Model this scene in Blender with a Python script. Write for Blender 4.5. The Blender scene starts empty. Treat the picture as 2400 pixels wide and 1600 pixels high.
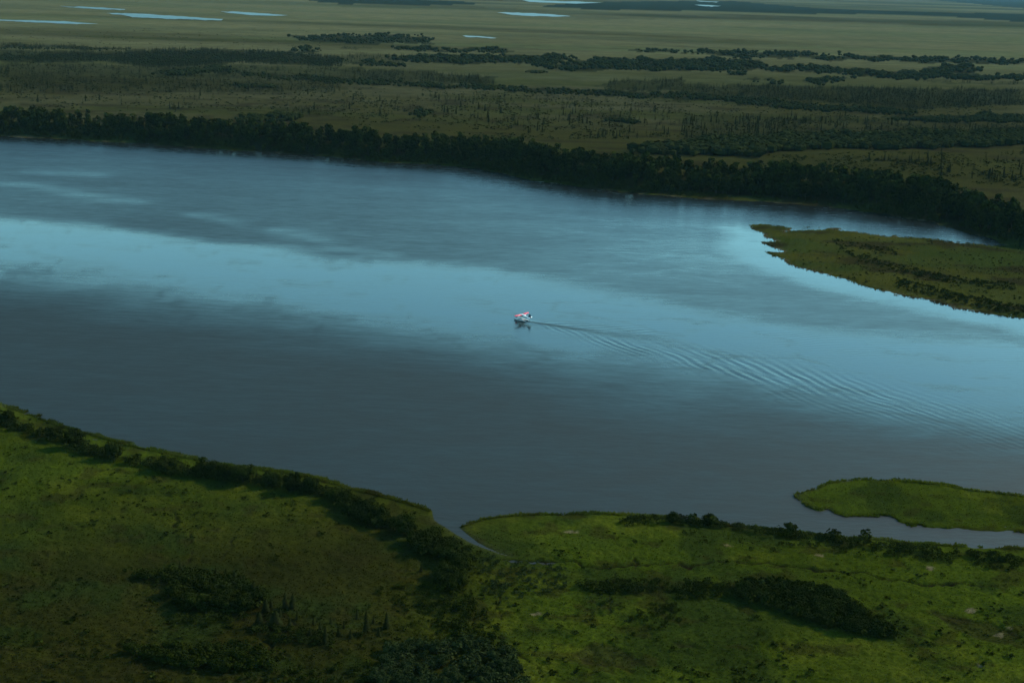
import bpy, math, random
import numpy as np

# ------------------------------------------------------------------ camera
sc = bpy.context.scene
CAM_H, FOC = 160.0, 3333.0                      # metres above the river, focal length in photo pixels
PITCH, ROLL = math.atan(860 / 3333), math.radians(1.8)
FW = np.array([0, math.cos(PITCH), -math.sin(PITCH)])
R0 = np.array([1.0, 0, 0]); U0 = np.array([0, math.sin(PITCH), math.cos(PITCH)])
RT = math.cos(ROLL) * R0 + math.sin(ROLL) * U0
UP = -math.sin(ROLL) * R0 + math.cos(ROLL) * U0
from mathutils import Matrix, Vector
cd = bpy.data.cameras.new('camera'); cam = bpy.data.objects.new('camera', cd)
sc.collection.objects.link(cam); sc.camera = cam
cam.matrix_world = Matrix(((RT[0], UP[0], -FW[0], 0), (RT[1], UP[1], -FW[1], 0), (RT[2], UP[2], -FW[2], CAM_H), (0, 0, 0, 1)))
cd.sensor_width = 36; cd.lens = 36 * FOC / 2400; cd.clip_start = 1; cd.clip_end = 90000

# ------------------------------------------------------------------ sky, sun, exposure
SUN_EL, SUN_AZ = math.radians(30), math.radians(63)     # azimuth from +Y towards +X
w = bpy.data.worlds.new('World'); sc.world = w; w.use_nodes = True
nt = w.node_tree; nt.nodes.clear()
sky = nt.nodes.new('ShaderNodeTexSky'); sky.sky_type = 'NISHITA'; sky.sun_disc = False
sky.sun_elevation = SUN_EL; sky.sun_rotation = SUN_AZ
sky.air_density = 1.0; sky.dust_density = 0.5; sky.ozone_density = 2.0
bg = nt.nodes.new('ShaderNodeBackground'); bg.inputs['Strength'].default_value = 0.15
wo = nt.nodes.new('ShaderNodeOutputWorld')
tint = nt.nodes.new('ShaderNodeVectorMath'); tint.operation = 'MULTIPLY'; tint.inputs[1].default_value = (0.60, 1.0, 0.90)   # cool white balance of the picture
nt.links.new(sky.outputs[0], tint.inputs[0]); nt.links.new(tint.outputs[0], bg.inputs['Color']); nt.links.new(bg.outputs[0], wo.inputs['Surface'])
sl = bpy.data.lights.new('sun', 'SUN'); sl.energy = 3.0; sl.angle = math.radians(0.53); sl.color = (1, 0.93, 0.8)
so = bpy.data.objects.new('sun', sl); sc.collection.objects.link(so)
sdir = Vector((math.sin(SUN_AZ) * math.cos(SUN_EL), math.cos(SUN_AZ) * math.cos(SUN_EL), math.sin(SUN_EL)))
so.rotation_euler = sdir.to_track_quat('Z', 'Y').to_euler(); so.location = sdir * 3000
vs = sc.view_settings
vs.view_transform = 'Standard'; vs.look = 'None'; vs.gamma = 1.0; vs.exposure = 0.9; vs.use_curve_mapping = False
sc.cycles.volume_bounces = 0; sc.cycles.max_bounces = 6; sc.cycles.diffuse_bounces = 2; sc.cycles.glossy_bounces = 3
sc.cycles.use_denoising = True

rng = np.random.default_rng(11); random.seed(5)

# ------------------------------------------------------------------ pixel -> ground
def G(px, py, z=0.0):
    px = np.asarray(px, float); py = np.asarray(py, float); z = np.asarray(z, float)
    a = (px - 1200) / FOC; b = (py - 800) / FOC
    dx = FW[0] + RT[0] * a - UP[0] * b; dy = FW[1] + RT[1] * a - UP[1] * b; dz = FW[2] + RT[2] * a - UP[2] * b
    k = (z - CAM_H) / np.minimum(dz, -1e-4)
    return np.stack([dx * k, dy * k], -1)
def ZM(pts, s, ox, oy):                          # coordinates read off an enlarged crop of the photograph
    return [(x / s + ox, y / s + oy) for x, y in pts]
z2 = lambda p: ZM(p, 2.94, 0, 0)
z3 = lambda p: ZM(p, 2.94, 800, 0)
z4 = lambda p: ZM(p, 2.94, 1600, 0)
z5 = lambda p: ZM(p, 1.96, 0, 920)
z6 = lambda p: ZM(p, 1.96, 1200, 1100)
z7 = lambda p: ZM(p, 2.94, 1600, 350)
z8 = lambda p: ZM(p, 1.96, 0, 330)
def W(pts, z=0.0):
    a = np.array(pts, float); return G(a[:, 0], a[:, 1], z)

# ------------------------------------------------------------------ noise, distance
def _h(ix, iy, s):
    n = (ix.astype(np.int64) * 374761393 + iy.astype(np.int64) * 668265263 + s * 974711) & 0x7fffffff
    n = ((n ^ (n >> 13)) * 1274126177) & 0x7fffffff
    n = ((n ^ (n >> 16)) * 60493) & 0x7fffffff
    return (n & 0xffff) / 65535.0
def vn(x, y, s=0):
    ix = np.floor(x); iy = np.floor(y); fx = x - ix; fy = y - iy
    fx = fx * fx * (3 - 2 * fx); fy = fy * fy * (3 - 2 * fy)
    a = _h(ix, iy, s); b = _h(ix + 1, iy, s); c = _h(ix, iy + 1, s); d = _h(ix + 1, iy + 1, s)
    return (a + (b - a) * fx) * (1 - fy) + (c + (d - c) * fx) * fy
def fbm(x, y, sc_, o=4, s=0):
    v = 0; a = 0.5; f = 1.0 / sc_; t = 0
    for i in range(o):
        v = v + a * vn(x * f + 17.3 * i, y * f - 9.1 * i, s + i); t += a; a *= 0.5; f *= 2.03
    return v / t
def sstep(a, b, x):
    t = np.clip((x - a) / (b - a), 0, 1); return t * t * (3 - 2 * t)
def dist_poly(P, line):
    d = np.full(len(P), 1e9)
    for a, b in zip(line[:-1], line[1:]):
        ab = b - a; L = (ab * ab).sum() + 1e-9
        t = np.clip(((P - a) @ ab) / L, 0, 1)
        q = P - a - t[:, None] * ab
        d = np.minimum(d, (q * q).sum(1))
    return np.sqrt(d)
def inside(P, poly):
    x, y = P[:, 0], P[:, 1]; r = np.zeros(len(P), bool)
    n = len(poly); j = n - 1
    for i in range(n):
        xi, yi = poly[i]; xj, yj = poly[j]
        if yi != yj:
            c = ((yi > y) != (yj > y)) & (x < (xj - xi) * (y - yi) / (yj - yi) + xi)
            r ^= c
        j = i
    return r

# ------------------------------------------------------------------ shorelines (traced, laid on the water plane)
far_px = [(-420, 300), (-150, 314), (51, 322), (170, 328), (248, 333), (316, 336), (476, 348), (640, 358), (765, 367), (868, 379),
          (1040, 388), (1130, 398), (1255, 424), (1412, 446), (1548, 459), (1640, 466), (1720, 471), (1790, 474), (1882, 481),
          (1967, 489), (2032, 497), (2120, 511), (2185, 522), (2250, 543), (2331, 562), (2345, 572), (2420, 590), (2600, 640), (2900, 730)]
far_line = W(far_px)
FAR = np.vstack([far_line, [[6000, 600], [30000, 600], [30000, 80000], [-60000, 80000], [-60000, 1400], [-6000, 1400]]])
pen_px = z7([(450, 528), (470, 518), (520, 514), (600, 520), (680, 532), (745, 545), (700, 562), (690, 580), (730, 566), (800, 556), (1000, 551), (1200, 568), (1330, 588), (1450, 606),
             (1600, 608), (1740, 622), (1830, 635), (1900, 645), (2050, 656), (2170, 662)]) + [(2420, 578), (2700, 640), (2800, 900), (2600, 810)] + \
    z7([(2352, 1168), (2200, 1148), (2000, 1112), (1850, 1082), (1740, 1052), (1620, 1022), (1450, 992), (1330, 966), (1240, 938), (1180, 915),
        (1050, 880), (950, 846), (800, 816), (740, 796), (700, 762), (660, 740), (570, 706), (650, 712), (690, 705), (640, 680), (610, 664), (560, 652), (545, 640), (610, 636), (660, 632), (630, 618), (570, 604),
        (550, 592), (590, 584), (545, 572), (490, 548)])
PEN = W(pen_px)
nl_px = [(-500, 860), (-200, 905)] + z5([(0, 45), (40, 65), (160, 105), (280, 150), (420, 187), (560, 230), (700, 262), (860, 295), (1000, 325), (1160, 346),
         (1300, 362), (1430, 385), (1530, 412), (1600, 440), (1700, 456), (1800, 485), (1900, 512), (1975, 540), (1992, 585), (2040, 615), (2090, 647), (2150, 682), (2225, 714), (2290, 738), (2340, 752)])
nr_px = z5([(2345, 750), (2290, 733), (2235, 710), (2190, 686), (2152, 654), (2130, 636), (2105, 615), (2150, 605), (2230, 577), (2352, 561)]) + \
    z6([(0, 208), (200, 203), (380, 200), (560, 208), (690, 217), (760, 226), (900, 245), (1000, 256), (1150, 271), (1300, 286), (1450, 301), (1600, 311), (1700, 321),
        (1850, 336), (2000, 346), (2150, 353), (2352, 362)]) + [(2560, 1300), (2900, 1340)]
near_line_l = W(nl_px); near_line_r = W(nr_px)
NEAR = np.vstack([near_line_l, near_line_r, [[900, 300], [900, -900], [-900, -900], [-900, 560]]])
isl_px = z6([(1298, 122), (1350, 96), (1400, 86), (1460, 60), (1560, 43), (1700, 42), (1850, 55), (1980, 68), (2100, 90), (2200, 101), (2352, 121), (2500, 140), (2700, 190), (2750, 240),
             (2600, 275), (2352, 286), (2230, 291), (2050, 273), (1900, 261), (1880, 247), (1840, 253), (1790, 244), (1765, 222), (1740, 212), (1640, 208), (1540, 206), (1480, 191), (1450, 173), (1410, 181), (1340, 156)])
ISL = W(isl_px)
islets = [W(z7(p)) for p in ([(775, 541), (820, 534), (885, 537), (880, 545), (800, 549)], [(925, 540), (965, 538), (962, 547), (928, 546)], [(995, 543), (1075, 541), (1080, 551), (1000, 550)],
          [(1435, 592), (1470, 590), (1475, 602), (1440, 601)])]
creek = W(z5([(2330, 745), (2352, 748)]) + z6([(150, 424), (400, 440), (600, 436), (800, 450), (900, 436), (1060, 424), (1200, 424), (1330, 440), (1450, 462), (1700, 490), (1900, 522), (2150, 535)]), 1.0)
trails = [W(p, 1.0) for p in (z5([(770, 545), (830, 582), (862, 640), (840, 690), (852, 745), (877, 805)]), z5([(1095, 650), (1060, 690), (1045, 745), (1030, 800), (1010, 840)]),
          z5([(1280, 1015), (1330, 1058), (1400, 1080)]), z5([(1222, 1148), (1250, 1190), (1340, 1232), (1460, 1262), (1600, 1290)]), z5([(2215, 880), (2240, 965), (2220, 1050)]),
          z5([(1965, 1030), (1990, 1090), (1985, 1140)]), z6([(-120, 620), (-30, 760), (60, 860), (160, 980)]), z6([(430, 290), (500, 360), (600, 470)]),
          z6([(460, 470), (465, 560), (430, 660), (300, 665)]), z6([(660, 540), (720, 620), (780, 720)]))]

def shore_sd(P):
    """signed distances: (any land, far land); positive on land"""
    a = dist_poly(P, far_line); sf = np.where(inside(P, FAR), a, -a)
    s = sf.copy()
    for poly in [PEN, NEAR, ISL] + islets:
        pl = np.vstack([poly, poly[:1]])
        d = dist_poly(P, pl); s = np.maximum(s, np.where(inside(P, poly), d, -d))
    return s, sf

POOLS = [W(p, 0.8) for p in (z6([(250, 850), (330, 815), (390, 790), (470, 810), (530, 850), (600, 890), (560, 925), (440, 905), (330, 890)]),
                             z6([(1920, 650), (2050, 670), (2200, 700), (2352, 760), (2352, 800), (2150, 790), (2000, 720)]), z6([(730, 790), (860, 800), (840, 830), (740, 830)]))]
SAND = [G(*p, 0.8) for p in z6([(2100, 650), (2300, 732), (2240, 755), (110, 667), (1000, 352), (1410, 398), (1940, 455), (280, 288), (2150, 905)])]

def terrain(P, cols=False):
    x, y = P[:, 0], P[:, 1]
    n = len(P); s = np.full(n, 500.0); sf = np.full(n, 500.0)
    m = (y < 2200) & (np.abs(x) < 2500)
    if m.any(): s[m], sf[m] = shore_sd(P[m])
    jag = (fbm(x, y, 14, 4, 3) - 0.5) * 7.0 + (fbm(x, y, 3, 3, 31) - 0.5) * 2.6
    jag = jag * np.where(y > 640, 1.2, 0.8)
    inlet = G(1080, 1262); jag = jag * (0.12 + 0.88 * sstep(14, 34, np.hypot(x - inlet[0], y - inlet[1])))
    s2 = s + jag * sstep(120, 20, np.abs(s))
    farland = sf > -3
    base = 0.25 + 0.75 * sstep(0, 18, s2)
    base = np.where(s2 < 0, np.maximum(s2 * 0.35, -1.6), base * sstep(-0.2, 1.2, s2))
    # bluff on the far bank
    along = x
    lip = 4 + 22 * sstep(60, 170, along) * sstep(0.3, 0.55, fbm(x, y, 55, 2, 5))
    hb = 10.0
    bl = sstep(lip, lip + 38, sf + jag) * hb
    bl = np.where(sf > 0, bl, 0)
    # low knoll behind the right-hand belt
    K = G(2050, 385, 10); kx = (x - K[0]) / 95; ky = (y - K[1]) / 75
    knoll = 7 * np.exp(-(kx * kx + ky * ky))
    z = base + bl + knoll * sstep(40, 90, sf)
    # tussocks and hummocks
    fade = sstep(2600, 900, y)
    hum = (fbm(x, y, 2.2, 3, 40) - 0.5) * 0.75 + (fbm(x, y, 11, 3, 44) - 0.5) * 0.8 + (fbm(x, y, 0.9, 2, 48) - 0.5) * 0.45
    z = z + np.where(s2 > 0, hum * fade * sstep(0.2, 5, s2), 0)
    dark = np.zeros(n); pool = np.zeros(n); near = (y < 620)
    if near.any():
        Q = P[near]; g = np.zeros(len(Q)); pd = np.zeros(len(Q))
        for i, t in enumerate([creek] + trails):
            wid = 0.55 if i == 0 else 0.26
            Qw = Q + np.column_stack([fbm(Q[:, 0], Q[:, 1], 9, 3, 72) - 0.5, fbm(Q[:, 0], Q[:, 1], 9, 3, 73) - 0.5]) * 9; d = dist_poly(Qw, t) + (fbm(Q[:, 0], Q[:, 1], 2.2, 2, 70) - 0.5) * 0.8
            g = np.maximum(g, sstep(wid * 1.6, wid * 0.5, d) * (1.0 if i == 0 else 0.6))
        for p in POOLS:
            d = dist_poly(Q, np.vstack([p, p[:1]])); d = np.where(inside(Q, p), d, -d) + (fbm(Q[:, 0], Q[:, 1], 6, 3, 71) - 0.5) * 5
            pd = np.maximum(pd, sstep(-0.3, 1.2, d))
        dark[near] = g; pool[near] = pd
        z[near] -= 0.6 * g + 0.4 * pd
    if not cols: return z, s2, sf
    return z, s2, sf, dark, pool

def zat(P): return terrain(P)[0]
def onground(px, py, z0, it=3):
    z = np.full(len(px), float(z0))
    for _ in range(it):
        P = G(px, py, z); z = zat(P)
    P = G(px, py, z); return np.column_stack([P, zat(P)])

# ------------------------------------------------------------------ helpers
def link(o, parent=None):
    sc.collection.objects.link(o)
    if parent: o.parent = parent
    return o
def mesh_np(name, V, F, mats, attrs=None, smooth=False, mi=None):
    me = bpy.data.meshes.new(name)
    V = np.asarray(V, np.float32); F = np.asarray(F, np.int32); k = F.shape[1]
    me.vertices.add(len(V)); me.vertices.foreach_set('co', V.ravel())
    me.loops.add(F.size); me.loops.foreach_set('vertex_index', F.ravel())
    me.polygons.add(len(F)); me.polygons.foreach_set('loop_start', np.arange(0, F.size, k, dtype=np.int32))
    for m in (mats if isinstance(mats, (list, tuple)) else [mats]): me.materials.append(m)
    if mi is not None: me.polygons.foreach_set('material_index', np.asarray(mi, np.int32))
    me.polygons.foreach_set('use_smooth', np.full(len(F), smooth))
    me.update(calc_edges=True)
    for an, av in (attrs or {}).items():
        av = np.asarray(av, np.float32)
        if av.ndim == 1:
            a = me.attributes.new(an, 'FLOAT', 'POINT'); a.data.foreach_set('value', av)
        else:
            a = me.attributes.new(an, 'FLOAT_COLOR', 'POINT')
            a.data.foreach_set('color', np.column_stack([av, np.ones(len(av), np.float32)]).ravel())
    return me
def tag(o, label=None, cat=None, group=None, kind=None):
    if label: o['label'] = label
    if cat: o['category'] = cat
    if group: o['group'] = group
    if kind: o['kind'] = kind
    return o
def empty(name, loc, rz=0.0, s=1.0):
    o = bpy.data.objects.new(name, None); o.location = loc; o.rotation_euler = (0, 0, rz)
    o.scale = (s, s, s) if np.isscalar(s) else s
    o.empty_display_size = 0.5
    return link(o)

# ------------------------------------------------------------------ materials
def mat(name):
    m = bpy.data.materials.new(name); m.use_nodes = True
    return m, m.node_tree, m.node_tree.nodes['Principled BSDF']
def N(t, typ, **kw):
    n = t.nodes.new(typ)
    for k, v in kw.items(): setattr(n, k, v)
    return n
def plain(name, col, rough=0.5, spec=0.5, metal=0.0, var=0.0, scale=3.0):
    m, t, b = mat(name)
    b.inputs['Roughness'].default_value = rough; b.inputs['Specular IOR Level'].default_value = spec
    b.inputs['Metallic'].default_value = metal
    tc = N(t, 'ShaderNodeTexCoord'); nz = N(t, 'ShaderNodeTexNoise'); nz.inputs['Scale'].default_value = scale; nz.inputs['Detail'].default_value = 4
    t.links.new(tc.outputs['Object'], nz.inputs['Vector'])
    r = N(t, 'ShaderNodeMapRange'); r.inputs[3].default_value = 1 - var; r.inputs[4].default_value = 1 + var
    t.links.new(nz.outputs['Fac'], r.inputs[0])
    mx = N(t, 'ShaderNodeVectorMath', operation='SCALE'); mx.inputs[0].default_value = col
    t.links.new(r.outputs[0], mx.inputs['Scale']); t.links.new(mx.outputs[0], b.inputs['Base Color'])
    return m
def leafmat(name, c0, c1, rough=0.75):
    m, t, b = mat(name)
    at = N(t, 'ShaderNodeAttribute', attribute_name='tint')
    oi = N(t, 'ShaderNodeObjectInfo')
    ad = N(t, 'ShaderNodeMath', operation='MULTIPLY_ADD'); ad.inputs[1].default_value = 0.45; 
    t.links.new(oi.outputs['Random'], ad.inputs[0])
    h = N(t, 'ShaderNodeMath', operation='MULTIPLY'); h.inputs[1].default_value = 0.7
    t.links.new(at.outputs['Fac'], h.inputs[0]); t.links.new(h.outputs[0], ad.inputs[2])
    mx = N(t, 'ShaderNodeMix', data_type='RGBA'); mx.inputs[6].default_value = (*c0, 1); mx.inputs[7].default_value = (*c1, 1)
    t.links.new(ad.outputs[0], mx.inputs[0]); t.links.new(mx.outputs[2], b.inputs['Base Color'])
    b.inputs['Roughness'].default_value = rough; b.inputs['Specular IOR Level'].default_value = 0.0
    return m
M_LEAF = leafmat('broad_leaves', (0.004, 0.006, 0.0008), (0.028, 0.036, 0.0055))
M_SPRUCE = leafmat('spruce_needles', (0.007, 0.009, 0.0022), (0.017, 0.021, 0.0055))
M_SHRUB = leafmat('willow_leaves', (0.005, 0.008, 0.0009), (0.025, 0.032, 0.0045))
M_PALE = leafmat('alder_leaves', (0.012, 0.018, 0.0045), (0.032, 0.041, 0.012))
M_FARLEAF = leafmat('far_leaves', (0.008, 0.0105, 0.0024), (0.025, 0.030, 0.0085))
M_BARK = plain('bark', (0.030, 0.026, 0.018), 0.9, 0.2, var=0.4, scale=6)

# ground: colour map in an attribute (kind of plants growing there), grain from noise
m, t, b = mat('tundra_ground'); M_GROUND = m
at = N(t, 'ShaderNodeAttribute', attribute_name='cover'); geo = N(t, 'ShaderNodeNewGeometry')
n1 = N(t, 'ShaderNodeTexNoise'); n1.inputs['Scale'].default_value = 0.9; n1.inputs['Detail'].default_value = 6; n1.inputs['Roughness'].default_value = 0.7
n2 = N(t, 'ShaderNodeTexNoise'); n2.inputs['Scale'].default_value = 0.02; n2.inputs['Detail'].default_value = 7; n2.inputs['Roughness'].default_value = 0.65
t.links.new(geo.outputs['Position'], n1.inputs['Vector']); t.links.new(geo.outputs['Position'], n2.inputs['Vector'])
r1 = N(t, 'ShaderNodeMapRange'); r1.inputs[1].default_value = 0.3; r1.inputs[2].default_value = 0.7; r1.inputs[3].default_value = 0.50; r1.inputs[4].default_value = 1.50
r2 = N(t, 'ShaderNodeMapRange'); r2.inputs[1].default_value = 0.3; r2.inputs[2].default_value = 0.7; r2.inputs[3].default_value = 0.78; r2.inputs[4].default_value = 1.22
t.links.new(n1.outputs['Fac'], r1.inputs[0]); t.links.new(n2.outputs['Fac'], r2.inputs[0])
mm = N(t, 'ShaderNodeMath', operation='MULTIPLY'); t.links.new(r1.outputs[0], mm.inputs[0]); t.links.new(r2.outputs[0], mm.inputs[1])
vm = N(t, 'ShaderNodeVectorMath', operation='SCALE'); t.links.new(at.outputs['Color'], vm.inputs[0]); t.links.new(mm.outputs[0], vm.inputs['Scale'])
t.links.new(vm.outputs[0], b.inputs['Base Color'])
bp = N(t, 'ShaderNodeBump'); bp.inputs['Strength'].default_value = 0.9; bp.inputs['Distance'].default_value = 0.45
t.links.new(n1.outputs['Fac'], bp.inputs['Height']); t.links.new(bp.outputs[0], b.inputs['Normal'])
b.inputs['Roughness'].default_value = 1.0; b.inputs['Specular IOR Level'].default_value = 0.0

# water: how ruffled each stretch is comes with the mesh
m, t, b = mat('river_water'); M_WATER = m
at = N(t, 'ShaderNodeAttribute', attribute_name='ruffle'); geo = N(t, 'ShaderNodeNewGeometry')
mp = N(t, 'ShaderNodeMapping'); mp.inputs['Rotation'].default_value = (0, 0, math.radians(24)); mp.inputs['Scale'].default_value = (0.012, 0.05, 1)
t.links.new(geo.outputs['Position'], mp.inputs['Vector'])
ns = N(t, 'ShaderNodeTexNoise'); ns.inputs['Scale'].default_value = 1.0; ns.inputs['Detail'].default_value = 6; ns.inputs['Roughness'].default_value = 0.62; ns.inputs['Distortion'].default_value = 0.6
t.links.new(mp.outputs[0], ns.inputs['Vector'])
sr = N(t, 'ShaderNodeMapRange'); sr.inputs[1].default_value = 0.3; sr.inputs[2].default_value = 0.7; sr.inputs[3].default_value = -0.06; sr.inputs[4].default_value = 0.06
t.links.new(ns.outputs['Fac'], sr.inputs[0])
mp3 = N(t, 'ShaderNodeMapping'); mp3.inputs['Rotation'].default_value = (0, 0, math.radians(18)); mp3.inputs['Scale'].default_value = (0.07, 0.3, 1)
t.links.new(geo.outputs['Position'], mp3.inputs['Vector'])
ns2 = N(t, 'ShaderNodeTexNoise'); ns2.inputs['Scale'].default_value = 1.0; ns2.inputs['Detail'].default_value = 5; ns2.inputs['Roughness'].default_value = 0.7
t.links.new(mp3.outputs[0], ns2.inputs['Vector'])
sr2 = N(t, 'ShaderNodeMapRange'); sr2.inputs[1].default_value = 0.3; sr2.inputs[2].default_value = 0.7; sr2.inputs[3].default_value = -0.11; sr2.inputs[4].default_value = 0.11
t.links.new(ns2.outputs['Fac'], sr2.inputs[0])
ad0 = N(t, 'ShaderNodeMath', operation='ADD'); t.links.new(sr.outputs[0], ad0.inputs[0]); t.links.new(sr2.outputs[0], ad0.inputs[1])
ad = N(t, 'ShaderNodeMath', operation='ADD', use_clamp=True); t.links.new(at.outputs['Fac'], ad.inputs[0]); t.links.new(ad0.outputs[0], ad.inputs[1])
rr = N(t, 'ShaderNodeMapRange'); rr.inputs[3].default_value = 0.06; rr.inputs[4].default_value = 0.66
t.links.new(ad.outputs[0], rr.inputs[0]); t.links.new(rr.outputs[0], b.inputs['Roughness'])
nr = N(t, 'ShaderNodeTexNoise'); nr.inputs['Scale'].default_value = 0.55; nr.inputs['Detail'].default_value = 5; nr.inputs['Roughness'].default_value = 0.6
mp2 = N(t, 'ShaderNodeMapping'); mp2.inputs['Rotation'].default_value = (0, 0, math.radians(-15)); mp2.inputs['Scale'].default_value = (0.5, 1.0, 1)
t.links.new(geo.outputs['Position'], mp2.inputs['Vector']); t.links.new(mp2.outputs[0], nr.inputs['Vector'])
bp = N(t, 'ShaderNodeBump'); bp.inputs['Distance'].default_value = 0.30
bs = N(t, 'ShaderNodeMapRange'); bs.inputs[3].default_value = 0.08; bs.inputs[4].default_value = 0.42
t.links.new(ad.outputs[0], bs.inputs[0]); t.links.new(bs.outputs[0], bp.inputs['Strength'])
t.links.new(nr.outputs['Fac'], bp.inputs['Height']); t.links.new(bp.outputs[0], b.inputs['Normal'])
b.inputs['Base Color'].default_value = (0.0055, 0.0064, 0.0045, 1); b.inputs['IOR'].default_value = 1.333

# ------------------------------------------------------------------ outlines of the woods on the far plain
decid = [z2([(0, 385), (900, 375), (1200, 350), (1900, 365), (2352, 405), (2352, 450), (1700, 425), (1100, 450), (700, 410), (0, 425)]), z2([(0, 318), (900, 338), (900, 346), (0, 332)]), z2([(1650, 500), (2352, 545), (2352, 575), (1650, 522)]), z3([(0, 540), (800, 588), (1600, 625), (2352, 655), (2352, 685), (1600, 652), (800, 615), (0, 575)]),
         z4([(0, 660), (600, 695), (1200, 745), (1600, 775), (1600, 792), (1000, 768), (500, 732), (0, 682)]), z3([(-340, 252), (0, 243), (450, 245), (590, 275), (580, 300), (0, 300), (-300, 275)]),
         z3([(370, 340), (600, 330), (780, 343), (1060, 330), (1200, 352), (1100, 362), (600, 356), (370, 350)]), z3([(380, 395), (900, 388), (1500, 388), (1600, 402), (1400, 452), (1100, 442), (780, 440), (400, 420)]),
         z3([(140, 428), (380, 432), (410, 460), (140, 460)]), z3([(1440, 458), (1750, 418), (2352, 416), (2352, 490), (1700, 490), (1450, 475)]), z3([(1270, 484), (1420, 490), (1420, 498), (1280, 497)]),
         z3([(2050, 345), (2352, 352), (2352, 363), (2050, 361)]), z4([(0, 362), (350, 350), (500, 355), (900, 380), (1300, 393), (1800, 405), (2352, 420), (2352, 446), (1700, 441), (1300, 426), (900, 406), (500, 396), (0, 371)]),
         z4([(0, 432), (230, 408), (480, 412), (560, 470), (820, 472), (1000, 476), (1200, 496), (1700, 506), (1960, 525), (2352, 528), (2352, 552), (1600, 546), (1200, 526), (830, 500), (500, 486), (250, 500), (0, 495)]),
         z4([(1690, 468), (1900, 456), (2020, 464), (1950, 510), (1690, 502)]), z4([(290, 504), (430, 506), (430, 520), (290, 518)]), z4([(430, 562), (600, 550), (620, 566)]), z4([(850, 546), (1130, 544), (1160, 560), (960, 580)]),
         z4([(1380, 820), (1700, 806), (2352, 805), (2352, 860), (1700, 842)]), z4([(-200, 1010), (0, 1005), (450, 970), (1000, 945), (2352, 925), (2352, 1000), (1700, 1030), (700, 1035), (450, 1070), (0, 1080), (-300, 1060)]),
         z3([(500, 775), (590, 770), (600, 800), (500, 800)]), z3([(1830, 820), (1990, 818), (1990, 842), (1840, 842)]), z2([(1640, 820), (1780, 800), (2010, 800), (2020, 835), (1800, 845), (1660, 850)]),
         z2([(2010, 345), (2150, 345), (2160, 368), (2010, 366)]), z2([(1100, 480), (1600, 480), (1620, 510), (1100, 520)]), z2([(1650, 585), (1850, 580), (1850, 605), (1660, 605)])]
dh = [3.0, 3.0, 3.5, 4, 4.5, 6, 6, 7, 6, 7, 5, 6, 7, 7.5, 7, 5, 5, 6, 5, 8, 4, 4, 6, 7, 5, 4.5]
sprp = [(z2([(0, 360), (900, 360), (1200, 335), (1900, 355), (2352, 395), (2352, 465), (1700, 440), (1100, 470), (700, 425), (0, 440)]), 7), (z2([(0, 305), (300, 312), (900, 335), (900, 348), (0, 335)]), 8),
        (z2([(0, 440), (2352, 470), (2352, 640), (1400, 640), (0, 640)]), 34), (z4([(0, 585), (900, 600), (2352, 620), (2352, 725), (1500, 765), (1000, 705), (0, 655)]), 12),
        (z3([(0, 480), (600, 500), (1050, 540), (1050, 590), (0, 540)]), 12), (z3([(1850, 560), (2352, 545), (2352, 640), (1800, 630)]), 12), (z3([(0, 380), (900, 385), (1100, 400), (0, 450)]), 22),
        (z3([(0, 650), (2352, 700), (2352, 960), (1500, 960), (600, 800), (0, 800)]), 95), (z4([(0, 790), (2352, 870), (2352, 920), (0, 980)]), 40), (z4([(1200, 1060), (2352, 1060), (2352, 1290), (1500, 1200)]), 190),
        (z4([(300, 930), (2352, 890), (2352, 1000), (1000, 1000)]), 45), (z2([(1150, 740), (1250, 740), (1250, 770), (1150, 770)]), 40), (z2([(1900, 740), (2352, 760), (2352, 800), (2000, 790)]), 40),
        (z4([(600, 365), (860, 375), (860, 385), (600, 380)]), 12), (z4([(1700, 560), (2352, 575), (2352, 590), (1600, 565)]), 20), (z3([(0, 325), (180, 325), (180, 345), (0, 345)]), 20),
        (z2([(0, 560), (2352, 640), (2352, 740), (0, 700)]), 420), (z4([(400, 800), (1150, 800), (1100, 870), (350, 870)]), 55)]
def to_px(P, z):
    d = np.column_stack([P, np.full(len(P), z - CAM_H)]); k = d @ FW
    return np.column_stack([1200 + FOC * (d @ RT) / k, 800 - FOC * (d @ UP) / k])
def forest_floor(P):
    """0..1: darker ground under the woods, merging them into bands"""
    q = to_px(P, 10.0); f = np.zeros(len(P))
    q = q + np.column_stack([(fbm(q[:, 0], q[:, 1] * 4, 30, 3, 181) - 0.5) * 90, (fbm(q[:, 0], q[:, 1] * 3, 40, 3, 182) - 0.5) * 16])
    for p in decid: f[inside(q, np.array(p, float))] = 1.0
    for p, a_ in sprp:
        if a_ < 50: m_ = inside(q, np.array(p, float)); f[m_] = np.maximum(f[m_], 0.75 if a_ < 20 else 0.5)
    return f
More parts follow.
